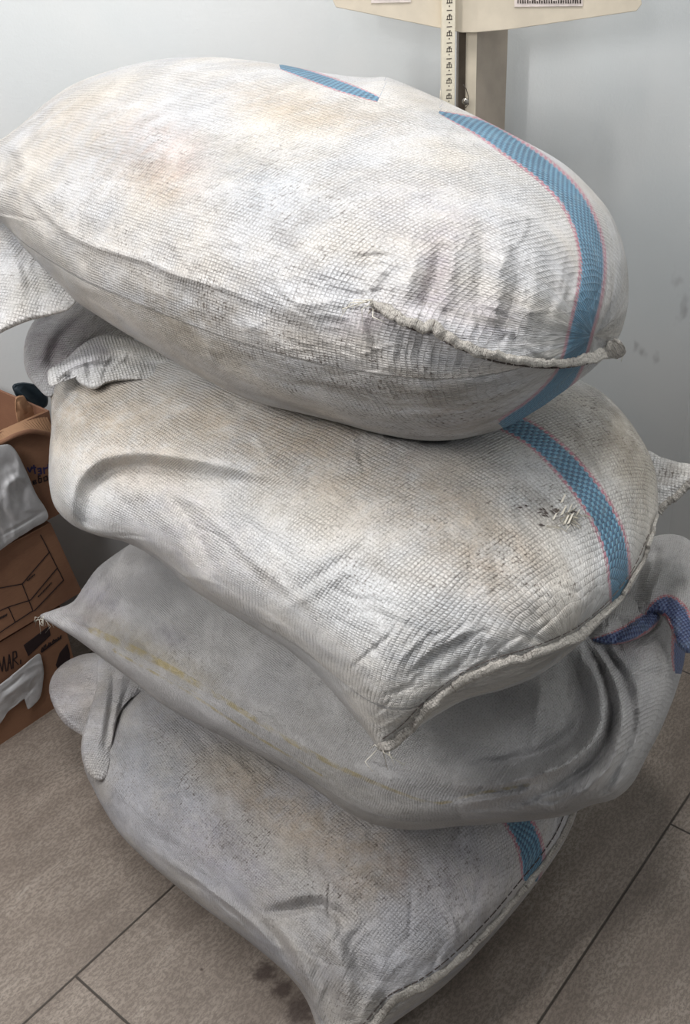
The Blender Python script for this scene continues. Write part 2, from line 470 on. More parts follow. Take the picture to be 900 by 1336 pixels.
        if s.stripe is not None:
            for st in s.stripe:
                q = spline(st, 60); dd, tt, ww = poly_dist(q, X[:b0], Y[:b0]); val = dd / np.maximum(ww, .5)
                cap = (tt <= 0) | (tt >= 1); val = np.where(cap & (np.abs(dd) > .5), 9, val)
                sd[:b0] = np.where(np.abs(val) < np.abs(sd[:b0]), val, sd[:b0])
        if s.stripe2 is not None:
            for st in s.stripe2:
                q = spline(st, 60); dd, tt, ww = poly_dist(q, X[:b0], Y[:b0]); val = dd / np.maximum(ww, .5)
                sd2[:b0] = np.where(np.abs(val) < np.abs(sd2[:b0]), val, sd2[:b0])
        stn = stains_shade_at(X, Y, s.stains); gr = grime_at(X, Y, s.grime)
        return mesh_np(name, V, [tri, quads, qb, qe, tb_], True, uv, {'sd': np.clip(sd, -9, 9), 'sd2': np.clip(sd2, -9, 9), 'grime': gr}, stn)

def hem(name, body, pts, mat, parent, wpx=11, thick=.0035, lift=.004, wob=1.2, seed=3, side=0.0, tfun=None):
    """stitched hem strip following a line on the surface of a body"""
    rnd = np.random.RandomState(seed)
    q = spline(pts, 150); n = len(q)
    d = np.gradient(q[:, :2], axis=0); d /= np.linalg.norm(d, axis=1)[:, None]; nn = np.stack([-d[:, 1], d[:, 0]], 1)
    wv = np.convolve(rnd.randn(n + 8), np.ones(5) / 5, 'same')[4:-4] * wob
    wd = wpx / 2 * (1 + .25 * np.convolve(rnd.randn(n + 10), np.ones(7) / 7, 'same')[5:-5]); wd[0] *= .5; wd[-1] *= .5
    if q.shape[1] > 2: wd = wd * q[:, 2]
    cen = q[:, :2] + nn * (wv + side)[:, None]
    tcen = (body.front_t(cen[:, 0], cen[:, 1]) if tfun is None else tfun(cen[:, 0], cen[:, 1])) - lift
    K = 10; V = []; fl = np.convolve(rnd.randn(n + 10), np.ones(7) / 7, 'same')[5:-5] * .003
    for j in range(K):
        a = 2 * math.pi * j / K; ca, sa = math.cos(a), math.sin(a)
        p = cen + nn * (wd * ca)[:, None]
        V.append(at_t(p[:, 0], p[:, 1], tcen - thick * sa + fl * ca))
    V = np.stack(V, 1).reshape(-1, 3)
    idx = np.arange(n * K).reshape(n, K); rl = np.roll(idx, -1, 1)
    quads = np.stack([idx[:-1], rl[:-1], rl[1:], idx[1:]], -1).reshape(-1, 4)
    caps = np.stack([idx[0][::-1], idx[-1]])
    uv = np.stack([np.repeat(np.arange(n) * .004, K), np.tile(np.arange(K) * .003, n)], 1)
    N = len(V); gr = np.full(N, .3)
    me = mesh_np(name, V, [quads, caps], True, uv, {'sd': np.full(N, 9.), 'sd2': np.full(N, 9.), 'grime': gr}, np.tile([.5, .45, .4, 0.0], (N, 1)))
    return link(name, me, mat, parent)
def thread(name, body, pts, parent, off=0.0, r=.0011, lift=.0045, dash=True, seed=0, tfun=None):
    q = spline(pts, 260); rnd = random.Random(seed)
    t = (body.front_t(q[:, 0], q[:, 1]) if tfun is None else tfun(q[:, 0], q[:, 1])) - lift
    P = at_t(q[:, 0], q[:, 1], t); mb = MB(); i = 0
    while i < len(P) - 4:
        L = rnd.randint(5, 8) if dash else len(P)
        seg = P[i:i + L]
        if len(seg) > 1: mb.tube(list(seg), r, 5)
        i += L + (rnd.choice((0, 0, 1)) if dash else 0)
        if not dash: break
    return mb.build(name, M_THREAD, parent, True)
def fray(name, p, parent, n=9, ln=.02, dirv=(0, 0, -1), mat=None, seed=0, r=.0006):
    rnd = random.Random(seed); mb = MB(); p = np.asarray(p); dv = np.asarray(dirv, float)
    for _ in range(n):
        d = dv + np.array([rnd.gauss(0, .5) for _ in range(3)]); d /= np.linalg.norm(d); L = ln * rnd.uniform(.4, 1.2)
        q0 = p + np.array([rnd.gauss(0, .003) for _ in range(3)])
        b = np.array([rnd.gauss(0, .25) for _ in range(3)]) * L
        mb.tube([q0, q0 + d * L * .5 + b, q0 + d * L + b * .3 + np.array([0, 0, -.25 * L])], [r, r, r * .5], 4)
    return mb.build(name, mat or M_FRAY, parent, True)

def ellipsoid_plane(px, py, z, az, a1, a2, b, tilt=0.0, roll=0.0):
    Cn = at_z(np.array(px), np.array(py), z)
    a = math.radians(az); e1 = np.array([math.cos(a), math.sin(a), tilt]); e1 /= np.linalg.norm(e1)
    e2 = np.cross(e1, (0, 0, 1)); e2 /= np.linalg.norm(e2); e2 = e2 + np.array([0, 0, roll]); e2 -= e1 * (e1 @ e2); e2 /= np.linalg.norm(e2)
    e3 = np.cross(e2, e1)
    if e3[2] < 0: e3 = -e3
    Q = np.outer(e1, e1) / a1**2 + np.outer(e2, e2) / a2**2 + np.outer(e3, e3) / b**2
    v = Cn - O; v = v / np.linalg.norm(v); nrm = Q @ v; nrm /= np.linalg.norm(nrm)
    return (Cn, nrm), (Cn, e1, e2, e3, (a2, b)), 1 / math.sqrt(v @ Q @ v)

# ------------------------------------------------------------------ the setting
def struct(name, mb, mat, **k):
    o = mb.build(name, mat, None, **k); o['kind'] = 'structure'; return o
def floor_material():
    k = NT('stone_tile_floor')
    g = k.new('ShaderNodeNewGeometry').outputs['Position']
    sp = k.new('ShaderNodeSeparateXYZ'); k.l.new(g, sp.inputs[0]); X, Y = sp.outputs[0], sp.outputs[1]
    dx, dy = .656, .755
    s_ = k.math('ADD', k.math('MULTIPLY', X, dx), k.math('MULTIPLY', Y, dy))
    n_ = k.math('SUBTRACT', k.math('MULTIPLY', X, dy), k.math('MULTIPLY', Y, dx))
    row = k.math('DIVIDE', k.math('ADD', n_, 1.020), .640)
    rf = k.math('FLOOR', row)
    fr = k.math('SUBTRACT', row, rf)
    jd = k.math('MULTIPLY', k.math('MINIMUM', fr, k.math('SUBTRACT', 1, fr)), .640)
    off = k.math('ADD', k.math('MULTIPLY', rf, .87), k.math('MULTIPLY', k.math('LESS_THAN', rf, -.5), .36))
    c = k.math('DIVIDE', k.math('SUBTRACT', k.math('SUBTRACT', s_, .43), off), 1.28)
    cf = k.math('FLOOR', c); c0 = k.math('SUBTRACT', c, cf)
    jc = k.math('MULTIPLY', k.math('MINIMUM', c0, k.math('SUBTRACT', 1, c0)), 1.28)
    j = k.math('MINIMUM', jd, jc)
    joint = k.ramp(j, .0010, .0028, 1, 0)
    cv = k.new('ShaderNodeCombineXYZ'); k.put(cv.inputs[0], s_); k.put(cv.inputs[1], n_); k.put(cv.inputs[2], k.math('ADD', k.math('MULTIPLY', rf, 3.7), k.math('MULTIPLY', cf, 7.3)))
    P = cv.outputs[0]
    n1 = k.noise(k.mapping(P, scale=(1, 2.2, 1)), 6, 6, .65, .4)
    n2 = k.noise(k.mapping(P, scale=(1, 1.8, 1)), 110, 5, .72)
    n3 = k.noise(k.mapping(P, scale=(.8, 2.5, 1), rot=(0, 0, .4)), 3.2, 5, .6, 1.5)
    col = k.mix(k.ramp(n1, .3, .7), rgb(132, 121, 111), rgb(162, 151, 140))
    col = k.mix(k.ramp(n2, .42, .62, 0, .75), col, rgb(96, 86, 78))
    col = k.mix(k.ramp(n2, .56, .70, 0, .6), col, rgb(176, 164, 152))
    vein = k.ramp(k.math('ABSOLUTE', k.math('SUBTRACT', n3, .5)), 0, .012, 1, 0)
    col = k.mix(k.math('MULTIPLY', vein, k.ramp(n1, .45, .7, 0, .45)), col, rgb(178, 172, 164))
    # dried brown spills by the lowest sack
    spill = None
    wn = k.math('MULTIPLY', k.math('SUBTRACT', k.noise(g, 60, 4, .6), .5), .035)
    for (qx, qy, rr) in ((345, 1268, .022), (368, 1290, .02), (392, 1318, .03), (263, 1265, .0035)):
        q = at_z(np.array(qx), np.array(qy), 0.0)
        d = k.new('ShaderNodeVectorMath', operation='DISTANCE'); k.l.new(g, d.inputs[0]); d.inputs[1].default_value = tuple(float(z) for z in q)
        f = k.ramp(k.math('ADD', d.outputs['Value'], k.math('MULTIPLY', wn, 1 if rr > .01 else .05)), rr * .4, rr * 1.2, .75, 0)
        spill = f if spill is None else k.math('MAXIMUM', spill, f)
    col = k.mix(spill, col, rgb(58, 44, 40))
    col = k.mix(joint, col, rgb(62, 56, 50))
    k.l.new(col, k.b.inputs['Base Color'])
    k.b.inputs['Roughness'].default_value = .55
    b1 = k.bump(n2, .25, .002)
    b2 = k.bump(k.math('SUBTRACT', 1, joint), .6, .002, b1)
    k.l.new(b2, k.b.inputs['Normal'])
    return k.m
def wall_material():
    k = NT('painted_plaster')
    g = k.new('ShaderNodeNewGeometry').outputs['Position']
    n = k.noise(g, 130, 4, .7); n2 = k.noise(g, 3, 3); n3 = k.noise(k.mapping(g, scale=(1, 1, .6)), 13, 3, .5)
    col = k.mix(k.ramp(n2, .35, .65), rgb(206, 210, 211), rgb(212, 214, 214))
    # grey scuffs right of the stack
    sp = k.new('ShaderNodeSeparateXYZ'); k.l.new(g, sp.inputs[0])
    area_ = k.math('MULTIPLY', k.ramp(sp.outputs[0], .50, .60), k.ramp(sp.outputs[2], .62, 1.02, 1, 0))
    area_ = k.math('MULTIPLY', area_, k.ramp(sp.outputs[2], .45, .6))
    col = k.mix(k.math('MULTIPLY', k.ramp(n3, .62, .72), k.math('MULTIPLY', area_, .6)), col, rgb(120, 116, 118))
    k.l.new(col, k.b.inputs['Base Color'])
    k.b.inputs['Roughness'].default_value = .6
    k.l.new(k.bump(n, .35, .0015), k.b.inputs['Normal'])
    return k.m
YW = 2.0; XW = 0.785
b = MB(); b.hexa([(-2.5, -1.5, -.05), (XW + .1, -1.5, -.05), (XW + .1, YW + .1, -.05), (-2.5, YW + .1, -.05), (-2.5, -1.5, 0), (XW + .1, -1.5, 0), (XW + .1, YW + .1, 0), (-2.5, YW + .1, 0)])
struct('floor', b, floor_material())
MW = wall_material()
b = MB(); b.hexa([(-2.5, YW, 0), (XW, YW, 0), (XW, YW + .1, 0), (-2.5, YW + .1, 0), (-2.5, YW, 3.4), (XW, YW, 3.4), (XW, YW + .1, 3.4), (-2.5, YW + .1, 3.4)])
struct('wall_back', b, MW)
b = MB(); b.hexa([(XW, -1.5, 0), (XW + .1, -1.5, 0), (XW + .1, YW + .1, 0), (XW, YW + .1, 0), (XW, -1.5, 3.4), (XW + .1, -1.5, 3.4), (XW + .1, YW + .1, 3.4), (XW, YW + .1, 3.4)])
struct('wall_right', b, MW)

# ------------------------------------------------------------------ sacks
BEIGE = rgb(206, 186, 160); TAN = rgb(186, 160, 128); BROWN = rgb(134, 106, 82); PURP = rgb(176, 168, 190); GREYB = rgb(168, 176, 186); PINKISH = rgb(216, 196, 190); WHITE = rgb(226, 226, 228); DGREY = rgb(120, 114, 106)

# --- top sack
outA = [(-62, 230), (-30, 200), (0, 183), (30, 160), (60, 134), (95, 110), (150, 90), (210, 77), (270, 74), (330, 79), (370, 85), (430, 96), (480, 101), (505, 101), (560, 123), (620, 151), (680, 182), (730, 210), (762, 237),
        (792, 272), (808, 305), (818, 345), (820, 390), (813, 425), (800, 452), (775, 480), (740, 507), (700, 535), (660, 557), (610, 571), (560, 575), (500, 567), (440, 551), (400, 541), (340, 526), (290, 506), (240, 479),
        (190, 450), (140, 420), (100, 393), (65, 358), (30, 322), (0, 288), (-40, 270)]
plA, frA, TA = ellipsoid_plane(410, 325, 1.06, 130, .50, .32, .17)
ridA = [
    # big seam ridge on the near end and the hollow under it
    ([(478, 398), (520, 415), (570, 432), (640, 462), (720, 474), (800, 455)], 17, .018),
    ([(500, 428), (540, 450), (600, 475), (680, 492), (740, 488)], 16, -.008),
    ([(480, 415), (490, 450), (500, 480)], 14, -.010, .5),
    ([(455, 395), (400, 400), (350, 395)], 16, .008),
    # folds above the seam
    ([(575, 318), (566, 360), (548, 408)], 11, -.020, .3),
    ([(548, 325), (535, 365), (524, 400)], 8, .009),
    ([(598, 300), (590, 340), (580, 405)], 10, .011, .5),
    ([(625, 290), (630, 340), (618, 400)], 10, -.011, -.2),
    ([(652, 285), (655, 340), (640, 425)], 10, .009),
    ([(668, 320), (676, 360), (660, 430)], 8, -.009, .3),
    ([(694, 310), (700, 360), (686, 430)], 9, .006),
    ([(718, 330), (722, 380), (706, 440)], 8, -.005),
    ([(520, 350), (500, 370), (489, 395)], 8, -.008),
    ([(440, 340), (470, 350), (500, 335), (520, 300)], 14, -.006),
    # the long overlapping fold down the left side
    ([(18, 225), (50, 268), (100, 312), (150, 330), (200, 345), (262, 378)], 9, .011, .85),
    ([(60, 300), (110, 330), (160, 350), (230, 372)], 16, -.007),
    ([(215, 365), (240, 375), (270, 400), (262, 425)], 10, -.008),
    ([(190, 345), (240, 362), (300, 380), (340, 400)], 8, .007, .7),
    ([(265, 440), (272, 460), (280, 480)], 6, .006),
    ([(0, 245), (16, 228), (16, 208), (0, 198)], 9, -.022),
    ([(10, 255), (32, 228), (28, 200), (10, 190)], 9, .010),
    ([(-10, 262), (20, 280), (70, 345), (110, 385)], 12, .008),
    # gentle length-wise waves on top
    ([(170, 120), (260, 140), (360, 160), (480, 190)], 16, -.004),
    ([(240, 110), (340, 125), (450, 150), (560, 190)], 14, -.004),
    ([(250, 95), (350, 108), (450, 130), (540, 160)], 9, .004),
    ([(330, 180), (430, 195), (520, 210), (600, 240)], 16, .005),
    ([(420, 160), (520, 185), (600, 210), (690, 270)], 14, -.004),
    ([(500, 103), (530, 130), (575, 146), (620, 160)], 9, .010, -.6),
    ([(470, 112), (510, 128), (560, 143)], 8, .012, -.4),
    ([(380, 300), (450, 280), (540, 270)], 18, -.004), ([(300, 250), (350, 290), (380, 340)], 14, -.004),
    ([(130, 230), (210, 260), (280, 300)], 16, -.004), ([(60, 180), (140, 190), (220, 215)], 14, .004),
    ([(120, 380), (200, 430), (290, 480), (380, 520)], 22, -.004), ([(290, 420), (360, 450), (440, 480)], 14, .005), ([(330, 400), (400, 430), (470, 440)], 10, -.005),
    ([(560, 500), (620, 520), (690, 515)], 14, -.004), ([(800, 300), (790, 380), (770, 450)], 14, -.005),
]
ridA += crumples(11, 110, (20, 100, 480, 520), 32, 22, 90, 6, .0022)
ridA += crumples(12, 60, (380, 120, 760, 330), 25, 18, 90, 6, .0018)
ridA += crumples(13, 80, (500, 300, 810, 470), 100, 16, 60, 4.5, .0030)
ridA += crumples(14, 70, (330, 380, 720, 570), 20, 28, 60, 5, .0024)
ridA += crumples(15, 50, (380, 340, 500, 500), 5, 12, 60, 3.0, .0022)
A = Body(outA, plA, TA * 1.0, TA * .8, n=760, rings=170, ridges=ridA, center=(415, 322), frame=frA, seed=5, wob=.7,
    stripe=[[(364, 86, 4), (400, 97, 7), (440, 111, 8), (478, 124, 6), (494, 130, 4)], [(572, 146, 2), (600, 156, 8), (630, 168, 13), (668, 192, 16), (712, 224, 17), (745, 258, 18), (765, 298, 19), (773, 340, 19), (769, 385, 19), (758, 430, 18), (748, 468, 17), (735, 495, 16), (700, 530, 15), (655, 560, 14)]],
    stains=[(150, 190, 130, 60, 20, BEIGE, .45), (215, 200, 60, 40, 20, PINKISH, .8), (400, 145, 130, 25, 12, BEIGE, .6), (210, 240, 40, 30, 30, TAN, .35), (330, 240, 80, 45, 25, GREYB, .5), (560, 280, 90, 50, 20, PURP, .22),
            (260, 440, 150, 35, 33, rgb(176, 166, 150), .75), (560, 525, 130, 40, 10, rgb(158, 148, 132), .75), (240, 400, 40, 30, 30, rgb(150, 140, 124), .6), (590, 545, 40, 20, 5, BROWN, .5), (610, 415, 110, 35, 8, PURP, .35),
            (570, 360, 22, 60, 10, rgb(196, 180, 196), .4), (470, 420, 40, 18, -20, rgb(216, 196, 200), .5), (730, 440, 60, 60, 0, rgb(176, 176, 166), .6), (60, 330, 90, 30, 40, rgb(170, 166, 160), .5), (800, 330, 24, 80, 0, rgb(176, 176, 170), .6)],  # the lilac patch is cast shade of the fold above the seam, painted in
    grime=[(190, 200, 90, 50, 25, .5), (350, 235, 110, 50, 20, .7), (440, 330, 100, 50, 10, .5), (260, 380, 150, 40, 30, .8), (560, 520, 160, 50, 8, 1.2), (400, 470, 150, 50, 25, .9), (620, 430, 160, 40, 10, .5), (780, 420, 30, 90, 0, .6), (640, 160, 80, 30, 25, .3)])
# --- second sack
outB = [(62, 488), (66, 520), (67, 555), (64, 590), (64, 630), (72, 662), (95, 685), (128, 699), (165, 708), (205, 730), (250, 768), (310, 806), (370, 843), (405, 872), (440, 910), (470, 945), (490, 972), (498, 981),
        (510, 974), (540, 953), (575, 930), (610, 912), (655, 900), (700, 882), (745, 850), (785, 812), (822, 770), (845, 722), (857, 680), (858, 640), (852, 605), (834, 568), (805, 530), (770, 502), (690, 465), (560, 440), (420, 425), (280, 430), (200, 445), (120, 462)]
plB, frB, TB = ellipsoid_plane(455, 690, .755, 130, .46, .32, .15)
ridB = [
    ([(120, 505), (180, 500), (250, 492), (300, 500)], 16, -.010),
    ([(100, 515), (130, 525), (180, 520)], 14, -.014, .3),
    # the deep S fold on the left
    ([(84, 770), (88, 690), (98, 630), (130, 598), (180, 590), (240, 596), (340, 616), (400, 630)], 26, .034, .85),
    ([(112, 760), (114, 690), (122, 645), (145, 618), (185, 610), (240, 617), (330, 634)], 11, -.022),
    ([(150, 690), (150, 660), (165, 645), (205, 640), (280, 660), (360, 690)], 12, .010, -.3),
    ([(100, 590), (150, 585), (220, 590), (300, 605), (380, 628)], 16, .008),
    ([(85, 660), (92, 620), (110, 600)], 12, .006),
    ([(170, 630), (210, 670), (250, 730), (280, 780)], 10, .006),
    ([(200, 625), (235, 665), (262, 705), (275, 745)], 8, -.008, .4),
    ([(235, 640), (290, 690), (340, 740), (420, 800)], 9, .007, .3),
    ([(250, 630), (310, 670), (380, 730)], 9, -.006),
    ([(300, 640), (360, 690), (440, 740), (500, 760)], 14, .004),
    # diagonal crease right of centre, seam folds
    ([(380, 780), (420, 750), (470, 715), (490, 690)], 8, -.007, .5),
    ([(360, 800), (420, 765), (480, 725)], 9, .005),
    ([(510, 920), (540, 880), (590, 840), (650, 815)], 14, -.006),
    ([(530, 880), (560, 850), (610, 825), (640, 815)], 7, .006, .6),
    ([(500, 950), (470, 880), (430, 820)], 30, .008),
    ([(670, 655), (690, 690), (715, 725)], 6, -.006, .4), ([(655, 660), (680, 700), (700, 735)], 7, .004),
    ([(770, 735), (776, 755), (782, 775)], 4, .004), ([(640, 780), (700, 760), (760, 740)], 14, -.004),
    ([(690, 620), (740, 660), (770, 720)], 16, .005), ([(560, 600), (620, 640), (660, 700), (640, 790)], 26, -.006), ([(560, 690), (590, 740), (560, 800)], 16, .005),
    ([(820, 600), (835, 640), (840, 700)], 9, -.006), ([(560, 600), (600, 650), (640, 720)], 14, .003),
]
ridB += crumples(21, 110, (80, 500, 520, 900), 42, 22, 90, 6, .0020)
ridB += crumples(22, 90, (440, 560, 850, 880), 60, 35, 60, 5, .0024)
ridB += crumples(23, 50, (480, 820, 760, 960), -40, 14, 60, 4, .0028)
B = Body(outB, plB, TB * .95, TB * .8, n=760, rings=160, ridges=ridB, center=(450, 680), above=[A], frame=frB, seed=7, wob=.5,
    stripe=[[(600, 520, 13), (640, 538, 14), (662, 550, 15), (695, 568, 16), (732, 600, 18), (766, 640, 19), (790, 680, 19), (804, 720, 18), (808, 765, 15), (806, 800, 10)]],
    stains=[(150, 560, 110, 70, 10, BEIGE, .6), (330, 560, 140, 50, 15, BEIGE, .55), (100, 530, 40, 30, 0, TAN, .4), (460, 620, 160, 70, 20, BEIGE, .5), (620, 700, 120, 70, 50, TAN, .38), (800, 560, 50, 70, -50, rgb(140, 128, 108), .75), (700, 560, 60, 30, 30, rgb(150, 140, 124), .4),
            (250, 700, 120, 60, 35, PURP, .25), (420, 850, 120, 70, 40, WHITE, .3), (560, 850, 80, 60, -30, GREYB, .35), (660, 750, 60, 60, 0, TAN, .3), (830, 640, 30, 60, 0, rgb(160, 144, 118), .5), (720, 820, 70, 40, -30, rgb(170, 160, 146), .5)],
    grime=[(350, 560, 120, 60, 20, .3), (600, 640, 120, 80, 30, .4), (790, 560, 60, 80, -50, 1.2), (680, 740, 120, 80, 0, .7), (730, 670, 40, 25, 20, .7), (460, 740, 100, 60, 0, .5), (540, 880, 70, 50, -30, .4), (150, 560, 60, 60, 0, .35)])
# --- third sack
outC = [(52, 803), (72, 795), (95, 785), (110, 764), (128, 740), (165, 713), (230, 670), (320, 640), (450, 610), (600, 610), (740, 650), (820, 700), (862, 745), (892, 795), (894, 850), (884, 895), (865, 945), (845, 985),
        (825, 1022), (802, 1042), (770, 1051), (738, 1064), (690, 1071), (600, 1078), (540, 1083), (490, 1076), (450, 1057), (400, 1022), (340, 986), (270, 951), (215, 921), (170, 886), (135, 860), (100, 834), (64, 812)]
plC, frC, TC = ellipsoid_plane(440, 860, .45, 130, .46, .32, .15)
ridC = [
    ([(60, 805), (100, 803), (150, 790), (200, 790)], 12, .010),
    ([(115, 775), (140, 785), (170, 800)], 10, -.004),
    # pleats of the loose mouth end, sweeping down and round to the left
    ([(745, 835), (772, 868), (784, 910), (781, 950), (760, 980), (718, 1004), (650, 1022), (590, 1024)], 13, .046, -.5),
    ([(756, 830), (788, 880), (799, 930), (783, 985), (738, 1022), (690, 1044)], 5.5, -.034),
    ([(762, 830), (798, 880), (812, 940), (797, 995), (762, 1034), (735, 1062)], 8, .036, -.6),
    ([(775, 830), (815, 885), (826, 940), (812, 990), (775, 1048)], 7, -.032, .4),
    ([(735, 860), (752, 900), (757, 940), (735, 968), (690, 988), (620, 1004)], 14, -.020, .3),
    ([(720, 1012), (680, 1032), (620, 1046), (560, 1050)], 6, .012), ([(700, 1018), (650, 1036), (590, 1040)], 4, -.006), ([(690, 1040), (640, 1056), (590, 1060)], 7, -.005),
    ([(540, 915), (620, 915), (700, 925)], 42, -.035),
    ([(800, 850), (812, 900), (806, 955), (775, 1010), (700, 1042), (600, 1060)], 40, .050),
    ([(800, 830), (825, 900), (820, 980), (790, 1040)], 12, .012),
    ([(810, 885), (840, 880), (885, 880)], 6, -.010, .5), ([(815, 930), (845, 918), (870, 905)], 9, .008),
    ([(835, 950), (825, 990), (800, 1030)], 9, -.007),
    ([(460, 1010), (520, 1020), (600, 1015)], 16, .003), ([(450, 1040), (500, 1010), (560, 960)], 14, -.004),
    ([(200, 800), (330, 890), (460, 990)], 24, -.003), ([(160, 830), (280, 910), (400, 990)], 20, .003),
]
ridC += crumples(31, 60, (90, 740, 500, 1060), 33, 14, 90, 6, .0012)
ridC += crumples(32, 50, (480, 900, 780, 1070), 5, 30, 70, 5, .0016)
ridC += crumples(33, 60, (780, 820, 890, 1040), 80, 40, 50, 5, .004)
ridC += crumples(34, 40, (740, 840, 800, 970), 88, 14, 60, 4, .004) + crumples(35, 50, (600, 980, 760, 1060), -18, 14, 70, 4, .004)
Cc = Body(outC, plC, TC * .92, TC * .8, n=760, rings=160, ridges=ridC, center=(450, 865), above=[A, B], frame=frC, seed=9, wob=.35,
    stripe2=[[(120, 822, 6), (200, 860, 6), (290, 912, 4.5), (370, 962, 4), (440, 1000, 4), (520, 1034, 2.4), (570, 1048, 2.4), (620, 1036, 2.4), (690, 1024, 2.6)], [(150, 850, 2), (240, 900, 2), (330, 958, 2), (420, 1012, 1.6)]],
    stripe=[[(898, 785, 17), (893, 820, 17), (890, 862, 15), (886, 880, 8)]],
    stains=[(120, 790, 45, 35, -20, rgb(150, 146, 168), .55), (200, 850, 130, 18, 30, rgb(178, 164, 130), .5), (260, 790, 90, 50, 30, WHITE, .3), (220, 830, 24, 14, 20, rgb(120, 112, 130), .5), (470, 1040, 120, 30, 20, rgb(180, 172, 150), .3)],
    grime=[(220, 850, 80, 20, 20, .5), (480, 1000, 100, 40, 20, .3)])
# --- bottom sack
outD = [(172, 880), (150, 905), (130, 935), (112, 970), (110, 1002), (122, 1030), (138, 1060), (160, 1092), (200, 1131), (260, 1180), (320, 1225), (370, 1267), (397, 1300), (413, 1340), (424, 1385), (440, 1412), (462, 1392), (482, 1365),
        (515, 1334), (560, 1302), (600, 1267), (650, 1213), (700, 1152), (735, 1100), (753, 1058), (762, 1000), (720, 930), (600, 880), (450, 850), (300, 840), (220, 852)]
plD, frD, TD = ellipsoid_plane(430, 1100, .140, 130, .44, .30, .15)
ridD = [
    ([(345, 1190), (375, 1188), (410, 1180), (440, 1195), (450, 1215)], 9, -.016, .4),
    ([(350, 1175), (400, 1168), (440, 1180)], 12, .006),
    ([(355, 1200), (385, 1240), (405, 1280), (420, 1330)], 10, .009, .3),
    ([(345, 1200), (370, 1240), (390, 1280)], 8, -.008),
    ([(455, 1215), (470, 1260), (500, 1290), (480, 1336)], 13, -.012, .3), ([(430, 1210), (445, 1260), (455, 1330)], 14, .012),
    ([(500, 1250), (495, 1290), (470, 1340)], 12, .008),
    ([(125, 1000), (200, 1070), (280, 1130), (360, 1210)], 12, .006, .6), ([(140, 1010), (220, 1080), (300, 1150), (350, 1200)], 9, -.004),
    ([(200, 1110), (260, 1150), (330, 1205), (370, 1245)], 6, .006, .5), ([(190, 1020), (260, 1060), (340, 1130)], 14, -.003),
    ([(590, 1230), (640, 1170), (700, 1100)], 18, .006), ([(540, 1270), (600, 1240), (660, 1170)], 12, -.005),
    ([(300, 1010), (380, 1060), (420, 1130)], 16, -.003), ([(165, 890), (150, 930), (145, 980)], 9, -.006),
]
ridD += crumples(41, 90, (130, 900, 460, 1290), 42, 18, 90, 6, .0016)
ridD += crumples(42, 70, (400, 1060, 720, 1330), 120, 30, 60, 5, .0022)
ridD = [(r_[0], r_[1], r_[2] * 1.6) + tuple(r_[3:]) for r_ in ridD]
Dd = Body(outD, plD, TD * .9, TD * 1.15, n=700, rings=140, ridges=ridD, center=(430, 1095), above=[Cc], floor=True, frame=frD, seed=13, wob=.5,
    stripe=[[(640, 1030, 17), (668, 1062, 18), (686, 1090, 19), (694, 1118, 18), (692, 1150, 12)]],
    stains=[(380, 1060, 130, 40, 28, BEIGE, .65), (300, 1020, 80, 30, 30, TAN, .3), (480, 1130, 55, 60, 20, TAN, .6), (400, 1100, 50, 40, 30, BROWN, .25), (520, 1130, 26, 30, 0, BROWN, .45), (210, 1010, 100, 60, 40, GREYB, .5), (280, 1110, 110, 40, 40, PURP, .35), (300, 1080, 60, 30, 40, rgb(150, 150, 160), .4),
            (600, 1150, 80, 60, -40, PURP, .3), (430, 1290, 60, 40, 60, rgb(184, 176, 166), .5), (620, 1240, 60, 30, -45, rgb(150, 150, 156), .5)],
    grime=[(330, 1090, 130, 60, 35, .6), (480, 1140, 60, 50, 0, .9), (230, 1000, 90, 50, 35, .5), (600, 1150, 70, 70, -40, .5), (430, 1280, 60, 60, 0, .4)])

def base_of(body, z):
    p = body.P.copy(); p[2] = z; return p
eA = empty('woven_sack', base_of(A, .90), 'dusty white woven sack with blue stripe, topmost of the pile of four', 'sack')
eB = empty('woven_sack', base_of(B, .60), 'cream woven sack with a frayed tear and pointed near corner, second from the top', 'sack')
eC = empty('woven_sack', base_of(Cc, .30), 'grey woven sack with thin yellow lines, its gathered mouth at right, third from top', 'sack')
eD = empty('woven_sack', base_of(Dd, 0), 'brown-stained woven sack lying on the tiled floor, lowest of the pile of four', 'sack')
link('body', A.mesh('sack_body'), M_A, eA)
link('body', B.mesh('sack_body'), M_B, eB)
link('body', Cc.mesh('sack_body'), M_C, eC)
link('body', Dd.mesh('sack_body'), M_D, eD)

# --- loose cloth parts
def lobe(name, outline, host, dt, T, mat, parent, ridges=(), stripe=None, stains=(), grime=(), center=None, n=300, rings=60, seed=2, tilt=(0, 0), wob=.5, Tb=None, stripe2=None):
    """loose cloth lobe lying dt in front of the widest plane of its host; tilt = change of depth per px"""
    o = np.asarray(outline, float)[:, :2]; c = o.mean(0)
    pts = np.array([c, c + (60, 0), c + (0, 60)])
    t0 = host.plane_t(pts[:, 0], pts[:, 1]) - dt + np.array([0, tilt[0] * 60, tilt[1] * 60])
    P = at_t(pts[:, 0], pts[:, 1], t0); nrm = np.cross(P[1] - P[0], P[2] - P[0]); nrm /= np.linalg.norm(nrm)
    b = Body(outline, (P[0], nrm), T, T if Tb is None else Tb, n=n, rings=rings, ridges=ridges, stripe=stripe, stripe2=stripe2, stains=stains, grime=grime, center=center, frame=(P[0], host.frame[1], host.frame[2], host.frame[3], None), seed=seed, wob=wob, floor=True)
    ob = link(name, b.mesh(name), mat, parent)
    return b, ob

